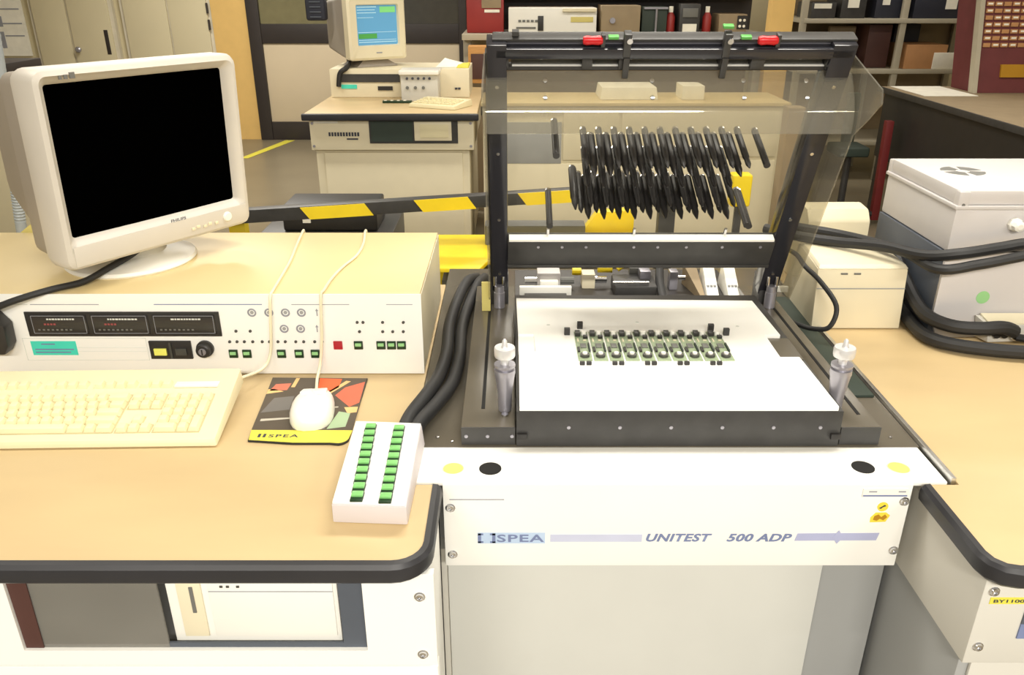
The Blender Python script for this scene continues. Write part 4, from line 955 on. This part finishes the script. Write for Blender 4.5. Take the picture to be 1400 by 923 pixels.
for x, y in ((-.28,2.65),(-.28,2.97),(.46,2.72),(.46,2.97)): ob('leg', MB().box(x-.02,x+.02,y-.02,y+.02,0,.685), 'yellow_paint', t, .002)
ob('lower_box', MB().box(-.25,.44,2.70,2.95,.12,.62), 'mesh_grey', t, .003)
t = thing('warning_post', 'yellow control head on a slim black post behind the press', 'post', (.83, 2.85, 0))
ob('head', MB().box(.775,.845,2.80,2.86,.86,.975), 'yellow_paint', t, .01, 3); ob('post', MB().box(.80,.825,2.82,2.84,0,.86), 'black_paint', t, .002); ob('foot', MB().cyl((.8125,2.83,0), ZP, .14, .02, n=24), 'black_paint', t)
t = thing('equipment_case', 'black flat equipment case on a dark cart in front of the far desk', 'case', (-.8, 3.6, 0))
ob('cart', MB().box(-1.12,-.53,3.45,3.85,.0,.57), 'black_paint', t, .006); ob('case', MB().box(-1.02,-.60,3.48,3.72,.571,.685), 'black_plastic', t, .012, 3)
ob('label', MB().box(-.93,-.895,3.475,3.481,.61,.67), 'paper', t); ob('handle_plate', MB().box(-.70,-.665,3.474,3.48,.645,.66), 'grey_metal', t)

# cream cabinet with a dark top at the far left
t = thing('low_cupboard', 'cream cupboard with a dark worktop at the far left', 'cupboard', (-3.1, 5.2, 0))
ob('body', MB().box(-3.9,-3.0,5.0,5.3,0,1.09), 'cream', t, .004); ob('top', MB().box(-3.95,-2.96,4.95,5.33,1.09,1.15), 'frame_dark', t, .006)
ob('drawer_front', MB().box(-3.7,-3.03,4.985,5.0,.98,1.07), 'door_beige', t, .004); ob('door_front', MB().box(-3.7,-3.03,4.985,5.0,.05,.96), 'door_beige', t, .004)

# ================================================================ workbench with instruments behind the top beam
t = thing('workbench', 'dark shelf bench across the back behind the press', 'bench', (.8, 6.4, 0))
ob('board', MB().box(-.36, 1.86, 6.15, 6.75, 1.20, 1.24), 'shelf_metal', t, .003)
for x in (-.33, 1.83): ob('leg', MB().box(x-.03, x+.03, 6.3, 6.4, 0, 1.20), 'shelf_metal', t, .003)
ob('back_panel', MB().box(-.36, 1.86, 6.75, 6.77, 1.24, 1.72), 'frame_dark', t); ob('upper_shelf', MB().box(-.36, 1.86, 6.35, 6.75, 1.50, 1.53), 'wood', t, .003)
ob('apron', MB().box(-.36, 1.86, 6.72, 6.74, .1, 1.2), 'tan_panel', t)
def item(name, label, cat, parts, loc): return compo(name, label, cat, parts, loc)
B0 = 1.2412
item('red_cabinet', 'red steel cabinet standing left of the white instrument at the back', 'cabinet', [('body', MB().box(-.33,-.06,6.30,6.62,B0,1.49), 'red_paint', .006), ('paper_slip', MB().box(-.20,-.09,6.293,6.30,1.38,1.40), 'paper', 0), ('grey_tray', MB().box(-.22,-.08,6.29,6.30,1.41,1.47), 'tan_panel', .002)], (-.2,6.4,B0))
item('wood_box', 'small wooden box below the red cabinet at the back', 'box', [('body', MB().box(-.31,-.17,6.0,6.14,.92,1.17), 'wood', .004), ('front', MB().box(-.29,-.19,5.992,6.0,.95,1.12), 'brown_dark', .002)], (-.24,6.07,.92))
item('bench_instrument', 'wide white measuring instrument with a dark switch on the back bench', 'instrument', [
    ('case', MB().box(-.025,.605,6.18,6.55,B0,1.415), 'white_plastic', .006), ('switch', MB().box(.185,.225,6.172,6.18,1.262,1.362), 'black_plastic', .002), ('vent', MB().box(.03,.17,6.174,6.18,1.275,1.288), 'mesh_grey', 0),
    ('display', MB().box(.42,.58,6.174,6.18,1.32,1.355), 'yellow_note', .001), ('shade_lip', MB().box(.36,.60,6.15,6.18,1.39,1.412), 'cream', .002)] +
    [('key', MB().box(.045+.03*k,.065+.03*k,6.174,6.18,1.32,1.335), 'mesh_grey', 0) for k in range(5)], (.29,6.36,B0))
item('grey_meter', 'grey box instrument with a slanted side right of the white instrument', 'instrument', [('case', MB().box(.64,.92,6.2,6.5,B0,1.43), 'tan_panel', .006), ('knob', MB().cyl((.72,6.2,1.33), YM, .02, .02, n=12), 'grey_metal', 0)], (.78,6.35,B0))
item('dark_monitor', 'dark open instrument frame in the middle of the back bench', 'instrument', [('case', MB().box(.94,1.12,6.25,6.5,B0,1.42), 'dark_green', .004), ('upright', MB().cyl((1.04,6.235,B0), ZP, .008, .17, n=8), 'grey_metal', 0), ('top_bar', MB().box(.95,1.12,6.23,6.25,1.405,1.418), 'grey_metal', 0)], (1.03,6.37,B0))
for k, (x, lab) in enumerate(((1.155,'red bottle left of the black machine on the back bench'), (1.42,'red canister right of the black machine on the back bench'))):
    item('red_bottle', lab, 'bottle', [('body', MB().lathe((x,6.3,B0), ZP, [(0,0),(.03,0),(.032,.02),(.032,.11),(.015,.14),(0,.14)], 14), 'red_paint', 0), ('cap', MB().cyl((x,6.3,B0+.14), ZP, .016, .04, n=10), 'paper', 0)], (x,6.3,B0))
item('drill_head', 'black machine head with a white label on the back bench', 'machine', [('body', MB().box(1.21,1.36,6.25,6.5,B0,1.44), 'black_paint', .01), ('collar', MB().box(1.23,1.34,6.235,6.25,1.35,1.41), 'mesh_grey', .003), ('label', MB().box(1.235,1.335,6.234,6.25,B0+.005,1.305), 'paper', 0)], (1.28,6.37,B0))
item('socket_box', 'grey box with black sockets near the wooden upright at the back', 'box', [('body', MB().box(1.50,1.70,6.25,6.5,B0,1.37), 'tan_panel', .004), ('socket_plate', MB().box(1.63,1.70,6.24,6.25,1.27,1.36), 'black_plastic', 0)] + [('socket', MB().cyl((1.648+.03*(k % 2),6.24,1.29+.04*(k//2)), YM, .01, .004, n=8), 'paper', 0) for k in range(4)], (1.6,6.37,B0))
t = thing('wood_post', 'yellow wooden upright beside the metal shelves at the back', 'post', (1.9, 6.2, 0))
ob('post', MB().box(1.80,1.96,6.02,6.12,0,1.9), 'wall_yellow', t, .004)
item('spool_box', 'dark box with a yellow label left of the press arm at the back', 'box', [('body', MB().box(-.30,-.17,5.98,6.14,.70,.86), 'frame_dark', .004), ('band', MB().box(-.30,-.17,5.974,5.98,.865-.06,.835), 'yellow_note', 0), ('foot', MB().box(-.31,-.16,5.97,6.15,.0,.699), 'tan_panel', .004)], (-.24,6.05,0))

# ================================================================ metal shelves at the right back
t = thing('metal_shelving', 'grey metal shelving with two shelves at the right back', 'shelving', (3.1, 7.2, 0))
for x in (2.36, 3.17, 3.90):
    for y in (6.98, 7.55): ob('upright', MB().box(x-.025, x+.025, y, y+.04, 0, 2.2), 'shelf_metal', t, .003)
for z in (.30, .885, 1.275, 1.75): ob('shelf', MB().box(2.36, 3.92, 6.97, 7.6, z, z+.035), 'shelf_metal', t, .003)
ob('back_sheet', MB().box(2.36, 3.92, 7.6, 7.62, .2, 2.2), 'tan_panel', t)
def carton(label, x0, x1, y, z, h, m_, lab=None, d=.35, name='storage_box', cat='box'):
    parts = [('body', MB().box(x0, x1, y, y+d, z+.001, z+h), m_, .005)]
    if lab: parts.append(('paper_label', MB().box(lab[0], lab[1], y-.004, y, z+lab[2], z+lab[3]), 'paper', 0))
    return compo(name, label, cat, parts, ((x0+x1)/2, y+d/2, z))
S1, S2 = .92, 1.31
carton('cardboard box on the lower metal shelf', 3.24, 3.58, 7.0, S1, .19, 'cardboard')
carton('white paper pad leaning on the lower metal shelf before the cardboard box', 3.47, 3.68, 6.985, S1, .13, 'paper', d=.012)
carton('dark green crate at the left of the lower metal shelf', 2.42, 2.66, 7.1, S1, .16, 'dark_green')
carton('tan board standing on the lower metal shelf', 2.68, 2.90, 7.25, S1, .32, 'tan_panel', d=.05)
carton('yellowish can on the lower metal shelf below the tan boards', 2.74, 2.84, 7.08, S1, .13, 'yellow_note', d=.1)
carton('tall dark case on the lower metal shelf', 2.95, 3.14, 7.1, S1, .34, 'brown_dark')
carton('dark navy case behind the cardboard box', 3.28, 3.5, 7.37, S1, .33, 'dark_navy', d=.2)
carton('low black box at the left of the upper metal shelf', 2.42, 2.62, 7.02, S2, .12, 'black_paint', (2.44, 2.58, .075, .112))
carton('black box with a crumpled label on the upper metal shelf', 2.66, 2.86, 7.02, S2, .2, 'black_paint', (2.71, 2.80, .08, .18))
carton('wide black box with a pointed label on the upper metal shelf', 2.95, 3.18, 7.05, S2, .2, 'dark_navy', (3.0, 3.06, .1, .19))
carton('long dark box with a square label on the upper metal shelf', 3.24, 3.78, 7.0, S2, .21, 'dark_navy', (3.49, 3.58, .07, .17))

# dark table, rack of small drawers, red stand
t = thing('dark_table', 'table with a tan top and deep black side at the right back', 'table', (3.2, 5.2, 0))
ob('top', MB().box(2.64, 4.2, 4.0, 6.0, .875, .90), 'tan_panel', t, .003)
ob('edge', MB().box(2.625, 2.64, 4.0, 6.0, .865, .902), 'black_paint', t, .002)
ob('side_panel', MB().box(2.66, 2.69, 4.2, 5.95, .42, .874), 'black_plastic', t)
for x, y in ((2.70,4.25),(2.70,5.9),(4.1,4.25),(4.1,5.9)): ob('leg', MB().box(x-.03,x+.03,y-.03,y+.03,0,.42 if x < 3 else .87), 'black_paint', t)
one('storage_crate', MB().box(2.95,3.3,4.3,4.7,0,.62), 'tan_panel', 'pale crate standing under the dark table', 'crate', bevel=.006)
one('paper_sheet', MB().box(2.70,3.05,5.45,5.97,.9012,.904), 'paper', 'white paper sheet at the far corner of the dark table', 'paper')
t = thing('parts_rack', 'maroon rack with rows of small drawers on the dark table', 'rack', (3.5, 5.7, .9012))
def rk(x, y, z): return (x, y + (z-.9)*.25, z)
ob('frame', MB().box(3.12, 4.05, 5.62, 5.95, .9014, 1.70, rk), 'maroon', t)
ob('side_post', MB().box(3.09, 3.12, 5.60, 5.66, .9014, 1.70, rk), 'shelf_metal', t)
DRm = solid(MB().box(-.024,.024,-.012,0,-.013,.013), 'drawer', 'cardboard', .002); LBm = solid(MB().box(-.016,.016,-.0135,-.012,-.004,.007), 'label', 'paper')
for i in range(7):
    for j in range(6):
        x = 3.16+.058*j; z = 1.20+.042*i; y = 5.62+(z-.9)*.25
        d_ = inst('drawer', DRm, t, (x, y, z))
        if (i*5+j*3) % 4: inst('drawer_label', LBm, d_, (0,0,0), local=True)
ob('lower_sign', MB().box(3.27, 3.5, 5.606, 5.62, 1.0, 1.08, rk), 'ochre_ink', t)
t = thing('red_stand', 'red steel stand with a black star foot beside the dark table', 'stand', (2.58, 5.6, 0))
ob('column', MB().frustum([(2.56,5.58,.03),(2.61,5.58,.03),(2.61,5.63,.03),(2.56,5.63,.03)], [(2.545,5.58,.72),(2.595,5.58,.72),(2.595,5.63,.72),(2.545,5.63,.72)]), 'red_dark', t, .003)
ob('foot', MB().tube([(2.34,5.60,.02),(2.45,5.6,.06),(2.585,5.605,.07),(2.75,5.62,.02)], .02, 8), 'black_paint', t)
t = thing('office_chair', 'dark green upholstered chair beside the dark table', 'chair', (2.42, 5.7, 0))
ob('seat', MB().box(2.30, 2.52, 5.70, 5.95, .45, .52), 'dark_green', t, .02, 3); ob('backrest', MB().box(2.42, 2.50, 5.95, 6.02, .50, .86), 'dark_green', t, .02, 3)
ob('column', MB().cyl((2.42,5.82,.08), ZP, .025, .37, n=10), 'black_paint', t)
for a in range(5): ob('leg', MB().tube([(2.42,5.82,.09),(2.42+.22*math.cos(a*1.2566),5.82+.22*math.sin(a*1.2566),.03)], .018, 6, 0), 'black_paint', t)
